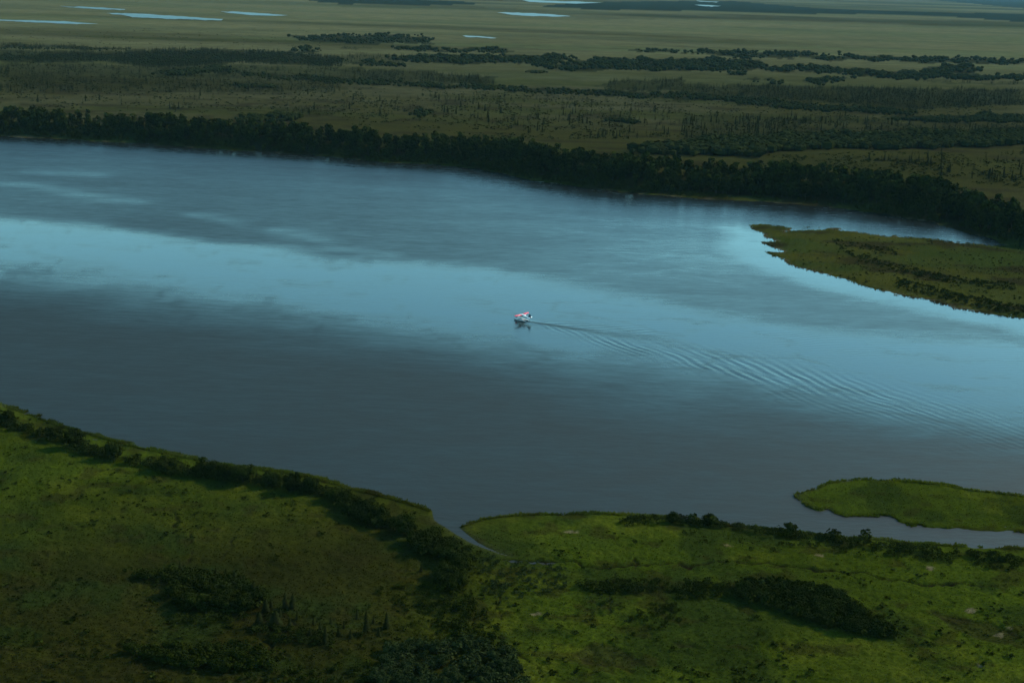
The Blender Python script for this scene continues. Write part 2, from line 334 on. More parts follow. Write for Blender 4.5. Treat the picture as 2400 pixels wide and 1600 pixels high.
# ------------------------------------------------------------------ ground sheet
PX = 2.5 / FOC
tau = np.concatenate([np.array([8.0, 2.0, 1.2, 0.85, 0.72]), np.arange(0.655, 0.300, -PX * 1.15), np.arange(0.300, 0.105, -PX * 1.4), np.arange(0.105, 0.030, -PX * 1.2), np.geomspace(0.030, 0.0024, 70)])
Yr = CAM_H / tau
tc_ = np.concatenate([np.linspace(-1.6, -0.43, 14)[:-1], np.arange(-0.43, 0.43, 3.9 / FOC), np.linspace(0.43, 1.6, 14)])
X = Yr[:, None] * tc_[None, :]; Y = np.repeat(Yr[:, None], len(tc_), 1)
P = np.column_stack([X.ravel(), Y.ravel()])
Zg, S2, SF, DK, PL = terrain(P, True)
def mixc(a, b, f): return a + (b - a) * f[:, None]
C = lambda r, g, b_: np.array([[r, g, b_]])
GREEN = C(0.028, 0.038, 0.0032); LIME = C(0.046, 0.053, 0.0044); BROWN = C(0.0120, 0.0108, 0.0022); DEEP = C(0.013, 0.020, 0.0034)
OLIVE = C(0.027, 0.0255, 0.0065); TAN = C(0.093, 0.088, 0.040); MUD = C(0.06, 0.048, 0.028); PEAT = C(0.007, 0.0055, 0.0025)
def far_poly(p): return G(*np.array(p, float).T, 10.0)
# woods too far off to tell trees apart
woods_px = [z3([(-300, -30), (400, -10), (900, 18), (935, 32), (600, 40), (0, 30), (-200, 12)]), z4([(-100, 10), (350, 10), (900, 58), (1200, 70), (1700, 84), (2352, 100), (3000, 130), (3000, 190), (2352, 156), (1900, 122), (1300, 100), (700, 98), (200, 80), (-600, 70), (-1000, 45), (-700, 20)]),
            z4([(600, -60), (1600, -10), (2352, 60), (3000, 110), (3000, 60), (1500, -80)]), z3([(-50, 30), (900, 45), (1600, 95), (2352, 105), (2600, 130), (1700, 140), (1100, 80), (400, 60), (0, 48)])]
def cover(P, S2, SF, DK, PL):
    """base colour of what grows or lies at each point, with knoll shade and far haze put in"""
    x, y = P[:, 0], P[:, 1]; n = len(P)
    nA = fbm(x, y, 45, 4, 80); nB = fbm(x, y, 9, 3, 84); nC = fbm(x, y, 420, 4, 88); nD = fbm(x * 0.35, y, 90, 4, 91)
    full = lambda c: np.repeat(c, n, 0)
    col = full(GREEN)
    col = mixc(col, full(LIME), sstep(0.48, 0.70, nA * 0.5 + nB * 0.5) * 0.85)
    bl_ = sstep(470, 350, y - 0.35 * (x + 60)) * sstep(20, -40, x) * sstep(0.30, 0.58, nA * 0.6 + nB * 0.4 + sstep(430, 310, y) * 0.25)
    col = mixc(col, full(BROWN), bl_ * 0.85)
    col = mixc(col, full(DEEP), sstep(0.54, 0.72, fbm(x, y, 20, 4, 95)) * 0.75)
    col = mixc(col, full(BROWN * 1.4), sstep(0.60, 0.72, fbm(x, y, 7, 3, 96)) * 0.6 * sstep(620, 560, y))
    pc = mixc(full(C(0.028, 0.031, 0.0065)), full(C(0.022, 0.030, 0.0060)), sstep(0.4, 0.65, nA))
    pc = mixc(pc, full(C(0.038, 0.036, 0.006)), sstep(0.55, 0.7, fbm(x * 0.5 + y * 0.25, y, 30, 3, 98)) * 0.6)
    pc = mixc(pc, full(PEAT * 2.0), sstep(0.54, 0.66, fbm(x * 0.5 + y * 0.2, y, 16, 4, 97)) * 0.75)
    col = mixc(col, pc, (y > 640).astype(float))
    fc = mixc(full(OLIVE * 0.95), full(TAN * 0.45), sstep(0.35, 0.65, nC * 0.6 + nD * 0.4))
    fc = mixc(fc, full(C(0.024, 0.026, 0.006)), sstep(0.48, 0.66, nD) * 0.8)
    fc = mixc(fc, full(PEAT * 2.2), sstep(0.54, 0.68, fbm(x * 0.4, y, 16, 3, 99)) * 0.7 * sstep(2600, 1400, y))
    fc = mixc(fc, full(TAN * 0.95), sstep(1900, 3200, y) * sstep(0.3, 0.6, fbm(x * 0.3, y, 500, 5, 103)) * 0.85)  # dry tan plain, paler with distance: some haze is put into its colour
    fc = mixc(fc, full(C(0.052, 0.062, 0.024)), sstep(1800, 2600, y) * sstep(0.50, 0.66, fbm(x * 0.22, y, 260, 4, 109)) * 0.5)
    fc = mixc(fc, full(C(0.036, 0.042, 0.018)), sstep(1900, 2800, y) * sstep(0.56, 0.70, fbm(x * 0.16, y, 150, 4, 113)) * 0.45)
    col = mixc(col, fc, sstep(10, 60, SF))
    kq = G(2080, 385, 12); kn_shade = sstep(1.5, 0.6, np.hypot((x - kq[0]) / 150, (y - kq[1]) / 90)) * (SF > 40)
    col = mixc(col, full(C(0.024, 0.024, 0.006)), kn_shade * 0.7)  # knoll darkened in the ground colour, standing in for cloud shade
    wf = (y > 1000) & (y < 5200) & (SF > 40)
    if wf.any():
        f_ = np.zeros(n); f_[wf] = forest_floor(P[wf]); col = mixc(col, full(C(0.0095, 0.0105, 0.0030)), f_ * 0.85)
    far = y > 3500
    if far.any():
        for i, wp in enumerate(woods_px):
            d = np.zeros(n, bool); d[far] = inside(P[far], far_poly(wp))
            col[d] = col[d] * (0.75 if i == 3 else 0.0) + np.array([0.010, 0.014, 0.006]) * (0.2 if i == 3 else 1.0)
    # mud and bare edges by the water, pools, creeks, sand
    col = mixc(col, full(MUD), sstep(3.0, 0.2, S2) * sstep(0.42, 0.56, fbm(x, y, 18, 3, 107)) * np.where(y > 640, 0.9, 0.15))
    col = mixc(col, full(PEAT * 2), PL * 0.55); col = mixc(col, full(PEAT), np.clip(DK, 0, 1))
    for sx, sy in SAND:
        d = np.hypot((x - sx) / 2.4, (y - sy) / 1.3) + (fbm(x, y, 2.0, 3, 115) - 0.5) * 3.2
        col = mixc(col, full(C(0.09, 0.072, 0.036)), sstep(0.55, 0.2, d))
    return np.clip(col, 0.002, 1)
x, y = P[:, 0], P[:, 1]
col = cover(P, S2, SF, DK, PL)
nr_, ncol = len(Yr), len(tc_)
idx = np.arange(nr_ * ncol).reshape(nr_, ncol)
F = np.stack([idx[:-1, :-1], idx[:-1, 1:], idx[1:, 1:], idx[1:, :-1]], -1).reshape(-1, 4)
deep = (Zg < -1.2)
F = F[~deep[F].all(1)]
used = np.zeros(len(P), bool); used[F.ravel()] = True; rm = np.cumsum(used) - 1
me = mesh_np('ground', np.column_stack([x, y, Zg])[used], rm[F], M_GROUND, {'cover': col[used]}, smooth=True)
tag(link(bpy.data.objects.new('ground', me)), kind='structure')
bed = mesh_np('river_bed', [(-3200, -400, -3), (3200, -400, -3), (3200, 2600, -3), (-3200, 2600, -3)], [(0, 1, 2, 3)], plain('river_silt', (0.05, 0.045, 0.035), 0.9, 0.1, var=0.3, scale=0.05))
tag(link(bpy.data.objects.new('river_bed', bed)), kind='structure')

# ------------------------------------------------------------------ river sheet with the wake as real waves
PLANE = G(1223, 751)
HEAD = math.radians(180 - 37)                                # nose direction
WK = G(1241, 754)
slick_top = W(z8([(-900, 300), (0, 352), (400, 382), (700, 432), (1000, 472), (1300, 492), (1500, 540), (1900, 556), (2200, 582), (2352, 600)]) + [(1330, 668), (1500, 700), (1700, 745), (2000, 790), (2400, 800), (3000, 860)])
slick_bot = W(z8([(-900, 560), (0, 560), (500, 600), (800, 625), (1000, 680), (1500, 745), (2000, 830), (2352, 850)]) + [(1400, 800), (1700, 870), (2000, 910), (2400, 935), (3000, 1000)])
def side(P, line):                                           # signed distance, positive beyond the line (farther from the camera)
    yy = np.interp(P[:, 0], line[:, 0], line[:, 1]); d = dist_poly(P, line)
    return np.where(P[:, 1] > yy, d, -d)
bright = [(W(z8([(0, 190), (200, 215), (450, 262), (620, 280)])), 7), (W(z8([(1270, 415), (1380, 435), (1460, 455)])), 6), (W(z8([(1500, 490), (1650, 505), (1800, 525)])), 5), (W(z8([(150, 140), (450, 155)])), 8),
          (W(z8([(890, 340), (1100, 380)])), 5)]
def ruffle(P):
    x, y = P[:, 0], P[:, 1]
    wob = (fbm(x, y, 35, 4, 120) - 0.5) * 22 + (fbm(x, y, 8, 3, 124) - 0.5) * 5
    wob2 = (fbm(x + 0.3 * y, y, 90, 4, 126) - 0.5) * 60
    up = side(P, slick_top) + wob * 0.5; lo = side(P, slick_bot) + wob2
    r_far = 0.64 - 0.24 * sstep(-140, 120, x) + 0.16 * (fbm(x, y, 120, 3, 128) - 0.5); r_near = 0.95
    sl_ = sstep(20, -20, up)                                   # crisp edge on the far side
    lo_ = sstep(-115, 30, lo)                                 # slow change on the near side
    r = r_far + (0.10 - r_far) * sl_
    r = r + (r_near - r) * (1 - lo_) * sl_
    dp = dist_poly(P, np.vstack([PEN, PEN[:1]]))
    r = r + (0.10 - r) * sstep(38, 12, dp + wob * 0.7) * sstep(980, 930, y) * sstep(45, 85, dist_poly(P, far_line))
    for L, wd in bright:
        r = r - 0.20 * np.exp(-(dist_poly(P, L) / (wd * 1.6)) ** 2)
    r = r + (0.26 - r) * sstep(75, 22, dist_poly(P, far_line) + wob * 0.6) * 0.9      # calm water in the lee of the bank
    r = r + 0.30 * (fbm(x + 0.5 * y, y * 1.6, 22, 4, 133) - 0.5) * sl_ * lo_
    eddy = np.abs(fbm(x * 0.55 + y * 0.2, y, 30, 4, 131) - 0.5)
    r = r + 0.16 * sstep(0.04, 0.0, eddy) * sl_ * lo_
    # churned strip right behind the floats
    ax = np.array([math.cos(math.radians(-27)), math.sin(math.radians(-27))]); q = P - WK
    s_ = q @ ax; n_ = q @ np.array([-ax[1], ax[0]])
    r = r + 0.75 * np.exp(-(n_ / (1.2 + 0.06 * np.maximum(s_, 0))) ** 2) * sstep(-2, 1, s_) * np.exp(-np.maximum(s_, 0) / 38)
    return np.clip(r, 0, 1)
def wake(P):
    q = P - WK; z = np.zeros(len(P)); rr_ = np.hypot(q[:, 0], q[:, 1])
    warp = (fbm(P[:, 0], P[:, 1], 38, 4, 140) - 0.5) * 9
    for al, sg, amp in ((-48.0, -1, 1.0), (-6.5, 1, 0.75)):
        a = math.radians(al); ax = np.array([math.cos(a), math.sin(a)]); nx = np.array([-ax[1], ax[0]]) * sg
        s_ = q @ ax; n_ = q @ nx + (0.00022 * s_ * s_ if sg < 0 else 0)    # n positive outside the V
        s_ = np.maximum(s_, 0)
        g = math.radians(al + sg * 17); cn = np.array([-math.sin(g), math.cos(g)])
        lam = 3.8
        ph = (q @ cn + warp + (0.0003 * s_ * s_ * sg if sg < 0 else 0)) * 2 * math.pi / lam
        wd = 1.4 + 0.11 * s_
        env = np.exp(-((n_ + wd * 0.55) / wd) ** 2) * sstep(1, 14, s_) * np.exp(-s_ / (170 if sg < 0 else 75))
        z += amp * 0.115 * env * np.sin(ph) * np.maximum(sstep(0.28, 0.68, fbm(P[:, 0], P[:, 1], 16, 3, 143 + sg)) * 1.3, 1.2 * np.exp(-s_ / 45))
    a = math.radians(-38); ax = np.array([math.cos(a), math.sin(a)]); s_ = np.maximum(q @ ax, 0); n_ = q @ np.array([-ax[1], ax[0]])
    g = math.radians(-68); cn = np.array([-math.sin(g), math.cos(g)])
    z += 0.08 * np.sin((q @ cn + warp) * 2 * math.pi / 5.2) * np.exp(-((s_ - 130) / 55) ** 2 - (n_ / 16) ** 2)
    # bow and stern waves just behind each float
    for off in (-1.1, 1.1):
        a = math.radians(-33); ax = np.array([math.cos(a), math.sin(a)]); s_ = q @ ax; n_ = np.abs(q @ np.array([-ax[1], ax[0]]) - off)
        z += 0.10 * np.exp(-((n_ - 0.4 - 0.12 * np.maximum(s_, 0)) / 0.5) ** 2) * sstep(-7, 0, s_) * np.exp(-np.maximum(s_, 0) / 14)
    return z
ti = np.arange(0.62, 0.088, -10 / FOC); tj = np.arange(-0.60, 0.60, 12 / FOC)
T0, T1, J0, J1 = 0.226, 0.338, -0.012, 0.42
ia = np.argmin(np.abs(ti - T1)); ib = np.argmin(np.abs(ti - T0)); ja = np.argmin(np.abs(tj - J0)); jb = np.argmin(np.abs(tj - J1))
ia, ib = min(ia, ib), max(ia, ib)
def grid(tr, tcx):
    Yv = CAM_H / tr; Xg = Yv[:, None] * tcx[None]; Yg = np.repeat(Yv[:, None], len(tcx), 1)
    i_ = np.arange(Xg.size).reshape(Xg.shape)
    return np.column_stack([Xg.ravel(), Yg.ravel()]), np.stack([i_[:-1, :-1], i_[:-1, 1:], i_[1:, 1:], i_[1:, :-1]], -1)
Pc, Fc = grid(ti, tj)
keep = np.ones(Fc.shape[:2], bool); keep[ia:ib, ja:jb] = False
Pf, Ff = grid(np.linspace(ti[ia], ti[ib], int((ib - ia) * 10 / 1.25)), np.linspace(tj[ja], tj[jb], int((jb - ja) * 12 / 3.6)))
edge = np.minimum(np.minimum((Pf[:, 0] / Pf[:, 1] - tj[ja]), (tj[jb] - Pf[:, 0] / Pf[:, 1])), np.minimum(ti[ia] - CAM_H / Pf[:, 1], CAM_H / Pf[:, 1] - ti[ib]))
zf = wake(Pf) * sstep(0.0, 0.004, edge)
zc = np.zeros(len(Pc))
Vw = np.column_stack([np.vstack([Pc, Pf]), np.concatenate([zc, zf])])
Fw = np.vstack([Fc[keep].reshape(-1, 4), Ff.reshape(-1, 4) + len(Pc)])
me = mesh_np('river', Vw, Fw, M_WATER, {'ruffle': ruffle(Vw[:, :2])}, smooth=True)
tag(link(bpy.data.objects.new('river', me)), kind='structure')

# ------------------------------------------------------------------ ponds out on the plain
ponds = [[(139, 15), (160, 16.5), (185, 16.5), (240, 19), (294, 22.5), (290, 24.5), (250, 23.5), (195, 20.5), (160, 18)],
         [(249, 31.5), (275, 32), (292, 31.5), (340, 34), (400, 37.5), (460, 41.5), (523, 46), (518, 49), (480, 48), (440, 46), (400, 45.5), (360, 43), (310, 41), (288, 36), (265, 34)],
         [(517, 27.5), (530, 28), (545, 28), (600, 31), (640, 34), (675, 37), (645, 38), (590, 36.5), (545, 32.5)],
         [(-60, 45), (0, 47), (65, 48.5), (110, 50), (150, 51), (232, 57), (180, 57.5), (120, 55), (70, 53), (30, 51), (0, 49.5)],
         [(1165, 30), (1200, 30), (1250, 32), (1300, 35), (1338, 38.5), (1310, 40), (1250, 38.5), (1200, 36)],
         [(1083, 84), (1100, 84.5), (1130, 86), (1168, 90), (1150, 91), (1125, 88.5), (1095, 88)],
         [(1205, -3), (1250, 0), (1300, 3), (1360, 5), (1410, 7.5), (1350, 9), (1290, 7.5), (1240, 5)],
         [(1628, 11.5), (1660, 12.5), (1690, 15), (1668, 16.5), (1640, 14.5)], [(1632, 2.5), (1685, 4.5), (1680, 6), (1640, 4.5)]]
for p in ponds:
    pp = np.array(p, float); pp = np.vstack([pp[i] + (pp[(i + 1) % len(pp)] - pp[i]) * f for i in range(len(pp)) for f in (0, 0.25, 0.5, 0.75)])
    pp[:, 1] += (vn(pp[:, 0] / 6, pp[:, 1] * 2, 77) - 0.5) * 1.3
    q = W(pp, 11.0); c = q.mean(0)
    V = np.column_stack([np.vstack([c[None], q]), np.full(len(q) + 1, 11.55)])
    F_ = [(0, i + 1, (i + 1) % len(q) + 1) for i in range(len(q))]
    if np.cross(q[1] - q[0], q[2] - q[1]) < 0: pass
    area = 0.5 * np.sum(q[:, 0] * np.roll(q[:, 1], -1) - q[:, 1] * np.roll(q[:, 0], -1))
    if area < 0: F_ = [f[::-1] for f in F_]
    me = mesh_np('pond', V, F_, M_WATER, {'ruffle': np.full(len(V), 0.5)})
    tag(link(bpy.data.objects.new('pond', me)), kind='structure')

# ------------------------------------------------------------------ plants: unit meshes (numpy), then individuals and masses
def tube(pts, rads, k=5):
    V = []; F = []
    pts = [np.array(p, float) for p in pts]
    for i, (p, r) in enumerate(zip(pts, rads)):
        d = pts[min(i + 1, len(pts) - 1)] - pts[max(i - 1, 0)]; d = d / (np.linalg.norm(d) + 1e-9)
        a = np.cross(d, [0.3, 1, 0.1]); a /= np.linalg.norm(a); b_ = np.cross(d, a)
        for j in range(k):
            t_ = 2 * math.pi * j / k; V.append(p + r * (a * math.cos(t_) + b_ * math.sin(t_)))
    for i in range(len(pts) - 1):
        for j in range(k):
            a0 = i * k + j; a1 = i * k + (j + 1) % k
            F += [(a0, a1, a1 + k), (a0, a1 + k, a0 + k)]
    return np.array(V), np.array(F)
def cat(parts):
    V = []; F = []; T = []; o = 0
    for v, f, t_ in parts:
        V.append(v); F.append(np.asarray(f) + o); T.append(t_); o += len(v)
    return np.vstack(V), np.vstack(F), np.concatenate(T)
def leaves(cent, nrm, size, r):
    n = len(cent)
    a = np.cross(nrm, r.normal(size=(n, 3))); a /= np.linalg.norm(a, axis=1, keepdims=True) + 1e-9
    b_ = np.cross(nrm, a); s = size[:, None]
    k = r.uniform(0.6, 1.3, (n, 1))
    V = np.stack([cent - a * s * k, cent - b_ * s * 0.8 + nrm * s * 0.25, cent + a * s * k, cent + b_ * s * 0.9 - nrm * s * 0.1], 1).reshape(-1, 3)
    i = np.arange(n) * 4
    F = np.concatenate([np.stack([i, i + 1, i + 2], -1), np.stack([i, i + 2, i + 3], -1)])
    return V, F, np.repeat(r.uniform(0, 1, n) * 0.8 + 0.1, 4)
def blobcore(c, rad, r, n=7, rows=4):
    V = []; F = []
    for i in range(rows + 1):
        ph = math.pi * i / rows
        for j in range(n):
            th = 2 * math.pi * j / n
            f = r.uniform(0.75, 1.0)
            V.append((c[0] + rad[0] * f * math.sin(ph) * math.cos(th), c[1] + rad[1] * f * math.sin(ph) * math.sin(th), c[2] - rad[2] * f * math.cos(ph)))
    for i in range(rows):
        for j in range(n):
            a0 = i * n + j; a1 = i * n + (j + 1) % n
            F += [(a0, a1, a1 + n), (a0, a1 + n, a0 + n)]
    return np.array(V), np.array(F), np.full(len(V), 0.0)
def crown_broad(seed, nl, nlobe=7, height=1.0, base=0.22, rad=0.30, lsz=0.05, core=True, rows=4, cn=6, vary=False):
    """unit-height broadleaf crown built of leaf clumps on several uneven lobes"""
    r = np.random.default_rng(seed); parts = []
    for k in range(nlobe):
        hh = base + (1 - base) * (k + 0.6) / nlobe * r.uniform(0.8, 1.1)
        rr2 = rad * (1.0 - 0.55 * abs((hh - 0.5) / 0.5) ** 1.6)
        th = r.uniform(0, 6.28); off = rr2 * r.uniform(0.2, 0.75)
        lr = rad * (r.uniform(0.22, 0.62) if vary else r.uniform(0.42, 0.68))
        c = np.array([off * math.cos(th), off * math.sin(th), min(hh, 1 - lr * 0.8)])
        m_ = nl // nlobe
        d = r.normal(size=(m_, 3)); d /= np.linalg.norm(d, axis=1, keepdims=True)
        d[:, 2] = np.abs(d[:, 2]) * np.where(r.random(m_) < 0.75, 1, -1)
        cent = c + d * lr * r.uniform(0.72, 1.08, (m_, 1)) * np.array([1, 1, 0.9])
        nm = d + r.normal(size=(m_, 3)) * 0.45; nm /= np.linalg.norm(nm, axis=1, keepdims=True)
        parts.append(leaves(cent, nm, lsz * r.uniform(0.7, 1.5, m_), r))
        if core: parts.append(blobcore(c, (lr * 0.78,) * 3, r, cn, rows))
    return cat(parts)
def mound(seed):
    """one far-off bushy tree: a rough closed crown with a few leaf clumps breaking its outline"""
    r = np.random.default_rng(seed)
    core_ = blobcore((0, 0, 0.42), (0.36, 0.36, 0.5), r, 5, 3); core_ = (core_[0], core_[1], r.uniform(0.1, 0.6, len(core_[0])))
    d = r.normal(size=(9, 3)); d[:, 2] = np.abs(d[:, 2]); d /= np.linalg.norm(d, axis=1, keepdims=True)
    return cat([core_, leaves(np.array([0, 0, 0.42]) + d * np.array([0.36, 0.36, 0.5]), d, r.uniform(0.08, 0.16, 9), r)])
def trunk_broad(seed):
    r = np.random.default_rng(seed)
    lean = r.normal(size=2) * 0.03
    v, f = tube([(0, 0, -0.06), (lean[0], lean[1], 0.2), (lean[0] * 2, lean[1] * 2, 0.5), (lean[0] * 2.5, lean[1] * 2.5, 0.8)], [0.022, 0.017, 0.011, 0.004], 6)
    parts = [(v, f, np.zeros(len(v)))]
    for k in range(4):
        a = r.uniform(0, 6.28); h0 = r.uniform(0.2, 0.5)
        v, f = tube([(lean[0] * 2 * h0 * 2, lean[1] * 2 * h0 * 2, h0), (0.12 * math.cos(a), 0.12 * math.sin(a), h0 + 0.16), (0.2 * math.cos(a), 0.2 * math.sin(a), h0 + 0.3)], [0.009, 0.006, 0.002], 4)
        parts.append((v, f, np.zeros(len(v))))
    return cat(parts)
def crown_spruce(seed, layers=16, per=7, wid=0.12):
    r = np.random.default_rng(seed); V = []; F = []; T = []
    for i in range(layers):
        h = 0.08 + 0.9 * i / layers
        rad = wid * (1 - h) ** 0.8 * r.uniform(0.75, 1.25) + 0.008
        if 0.75 < h < 0.9: rad *= r.uniform(0.8, 1.5)
        for j in range(per):
            th = 2 * math.pi * (j + r.random()) / per; l = rad * r.uniform(0.6, 1.25); dw = 0.6
            c, s = math.cos(th), math.sin(th); wv = rad * r.uniform(0.35, 0.6)
            b0 = len(V); zz = h + r.uniform(-0.02, 0.02)
            V += [(0, 0, zz + 0.055), (c * l - s * wv, s * l + c * wv, zz - l * 0.35), (c * l * 1.15, s * l * 1.15, zz - l * 0.45), (c * l + s * wv, s * l - c * wv, zz - l * 0.35)]
            F += [(b0, b0 + 1, b0 + 2), (b0, b0 + 2, b0 + 3)]; T += [r.uniform(0, 0.9)] * 4
    b0 = len(V); V += [(0.008, 0, 0.94), (-0.006, 0.007, 0.94), (-0.006, -0.007, 0.94), (0, 0, 1.02)]
    F += [(b0, b0 + 1, b0 + 3), (b0 + 1, b0 + 2, b0 + 3), (b0 + 2, b0, b0 + 3)]; T += [0.4] * 4
    return np.array(V), np.array(F), np.array(T)
def trunk_spruce(seed):
    v, f = tube([(0, 0, -0.05), (0.003, 0, 0.3), (0, 0.002, 0.95)], [0.016, 0.012, 0.003], 5)
    return v, f, np.zeros(len(v))
def crown_shrub(seed, nl, nlobe=6, lsz=0.075, core=True):
    """unit-height shrub, about 1.5 wide: several stems with rounded leafy heads"""
    r = np.random.default_rng(seed); parts = []
    for k in range(nlobe):
        th = 6.28 * (k + r.random() * 0.8) / nlobe; off = r.uniform(0.1, 0.48); lr = r.uniform(0.12, 0.30) if nlobe > 10 else r.uniform(0.24, 0.38)
        top = r.uniform(0.4, 1.0)
        c = np.array([off * math.cos(th), off * math.sin(th), max(top - lr, lr * 0.5)])
        m_ = nl // nlobe
        d = r.normal(size=(m_, 3)); d /= np.linalg.norm(d, axis=1, keepdims=True)
        d[:, 2] = np.where(r.random(m_) < 0.8, np.abs(d[:, 2]), d[:, 2])
        cent = c + d * lr * r.uniform(0.75, 1.12, (m_, 1)); cent[:, 2] = np.maximum(cent[:, 2], 0.02)
        nm = d + r.normal(size=(m_, 3)) * 0.5; nm /= np.linalg.norm(nm, axis=1, keepdims=True)
        parts.append(leaves(cent, nm, lsz * r.uniform(0.6, 1.4, m_), r))
        if core: parts.append(blobcore(c, (lr * 0.8,) * 3, r, 6))
    return cat(parts)
def stem_shrub(seed):
    r = np.random.default_rng(seed); parts = []
    for k in range(4):
        a = r.uniform(0, 6.28); q = r.uniform(0.15, 0.4)
        v, f = tube([(0, 0, -0.08), (q * 0.4 * math.cos(a), q * 0.4 * math.sin(a), 0.25), (q * math.cos(a), q * math.sin(a), 0.65)], [0.02, 0.014, 0.005], 4)
        parts.append((v, f, np.zeros(len(v))))
    return cat(parts)

NVAR = 6
HI = {'broad': [(crown_broad(100 + i, 1120, 16, lsz=0.026, vary=True), trunk_broad(100 + i)) for i in range(NVAR)],
      'spruce': [(crown_spruce(200 + i, 20, 8, 0.11 + 0.02 * (i % 3)), trunk_spruce(200 + i)) for i in range(NVAR)],
      'shrub': [(crown_shrub(300 + i, 1120, 16, lsz=0.042), stem_shrub(300 + i)) for i in range(NVAR)]}
LO = {'broad': [crown_broad(400 + i, 96, 6, lsz=0.075, core=False) for i in range(8)],
      'broadfar': [mound(420 + i) for i in range(8)],
      'spruce': [crown_spruce(440 + i, 5, 4, 0.18) for i in range(8)],
      'spruce_mid': [crown_spruce(480 + i, 13, 6, 0.12) for i in range(8)],
      'shrub': [crown_shrub(500 + i, 72, 6, lsz=0.12, core=False) for i in range(8)],
      'tuft': [crown_shrub(540 + i, 14, 3, lsz=0.3, core=False) for i in range(8)]}
LEAFMAT = {'broad': M_LEAF, 'spruce': M_SPRUCE, 'shrub': M_SHRUB, 'pale': M_PALE}
MESH = {}
for kd in HI:
    for i, (c_, t_) in enumerate(HI[kd]):
        mats = [('', LEAFMAT[kd])] + ([('pale', M_PALE)] if kd == 'shrub' else [])
        for sfx, mt in mats:
            MESH[kd + sfx, i] = (mesh_np('crown', c_[0], c_[1], mt, {'tint': c_[2]}), mesh_np('trunk', t_[0], t_[1], M_BARK, {'tint': t_[2]}))
def individual(name, kd, loc, s, label, cat_, group, pale=False):
    i = random.randrange(NVAR)
    o = empty(name, loc, random.uniform(0, 6.28), s)
    cm, tm = MESH[kd + ('pale' if pale and kd == 'shrub' else ''), i]
    link(bpy.data.objects.new('crown', cm), o); link(bpy.data.objects.new('stem' if kd == 'shrub' else 'trunk', tm), o)
    return tag(o, label, cat_, group)
def mass(name, var, pos, S, mt, label, cat_, seed=0, tint=None):
    """all plants of a mass in one mesh; pos (n,3), S (n,3) scales"""
    r = np.random.default_rng(seed); VV = []; FF = []; TT = []; o = 0
    vi = r.integers(0, len(var), len(pos)); an = r.uniform(0, 6.28, len(pos)); tv = r.uniform(-0.25, 0.25, len(pos))
    for k in range(len(var)):
        I = np.where(vi == k)[0]
        if not len(I): continue
        v, f, t_ = var[k]
        c, s = np.cos(an[I])[:, None], np.sin(an[I])[:, None]
        vx = v[None, :, 0] * c - v[None, :, 1] * s; vy = v[None, :, 0] * s + v[None, :, 1] * c
        Vv = np.stack([vx * S[I, 0:1] + pos[I, 0:1], vy * S[I, 1:2] + pos[I, 1:2], v[None, :, 2] * S[I, 2:3] + pos[I, 2:3]], -1)
        Fv = f[None] + (np.arange(len(I)) * len(v))[:, None, None] + o
        VV.append(Vv.reshape(-1, 3)); FF.append(Fv.reshape(-1, 3)); TT.append(np.clip(t_[None] + tv[I][:, None], 0, 1).ravel()); o += len(I) * len(v)
    if not VV: return
    me = mesh_np(name, np.vstack(VV), np.vstack(FF), mt, {'tint': np.concatenate(TT)})
    return tag(link(bpy.data.objects.new(name, me)), label, cat_, kind='stuff')
def rand_in(poly, n, r):
    poly = np.array(poly, float); lo, hi = poly.min(0), poly.max(0); out = []
    while sum(len(o) for o in out) < n:
        q = r.uniform(lo, hi, (n * 2, 2)); out.append(q[inside(q, poly)])
    return np.vstack(out)[:n]
def area_px(poly):
    p = np.array(poly, float); return abs(0.5 * np.sum(p[:, 0] * np.roll(p[:, 1], -1) - p[:, 1] * np.roll(p[:, 0], -1)))
def band(line, half, n, r):
    """n random pixels in a band round a polyline"""
    L = np.array(line, float); seg = np.hypot(*np.diff(L, axis=0).T); cu = np.concatenate([[0], np.cumsum(seg)])
    t_ = r.uniform(0, cu[-1], n); px = np.interp(t_, cu, L[:, 0]); py = np.interp(t_, cu, L[:, 1])
    return np.column_stack([px + r.normal(size=n) * half * 0.3, py + r.uniform(-1, 1, n) * half])

# ------------------------------------------------------------------ leafy belt on the far bank
r = np.random.default_rng(21)
seg = np.hypot(*np.diff(far_line, axis=0).T); cu = np.concatenate([[0], np.cumsum(seg)])
nb = 4000
tt = r.uniform(0, cu[-1], nb); bx = np.interp(tt, cu, far_line[:, 0]); by = np.interp(tt, cu, far_line[:, 1])
ang = math.radians(62); dd = r.uniform(2, 62, nb)
Pb = np.column_stack([bx + dd * math.cos(ang), by + dd * math.sin(ang)])
zb, sb, sfb = terrain(Pb)
inv = (np.abs(Pb[:, 0] / Pb[:, 1]) < 0.42)
gap = fbm(Pb[:, 0], Pb[:, 1], 50, 2, 61)
wide = 40 + 28 * sstep(0, 250, Pb[:, 0]) + 14 * (gap - 0.5)
ok = inv & (sb > 1.5) & (sfb > 2.5 + 20 * sstep(60, 170, Pb[:, 0]) * sstep(0.3, 0.55, fbm(Pb[:, 0], Pb[:, 1], 55, 2, 5))) & (sfb < wide)
Pb, zb, sfb = Pb[ok], zb[ok], sfb[ok]
hb_ = (4 + 7.6 * sstep(4, 26, sfb)) * r.uniform(0.6, 1.3, len(Pb))
belt = np.column_stack([Pb, zb]); 
app = hb_ / np.hypot(Pb[:, 0], Pb[:, 1]) * np.where(sfb < 30, 1.0, 0.55) 
infr = np.abs(Pb[:, 0] / Pb[:, 1] - 0.0) < 0.37
order = np.argsort(-(app * infr))
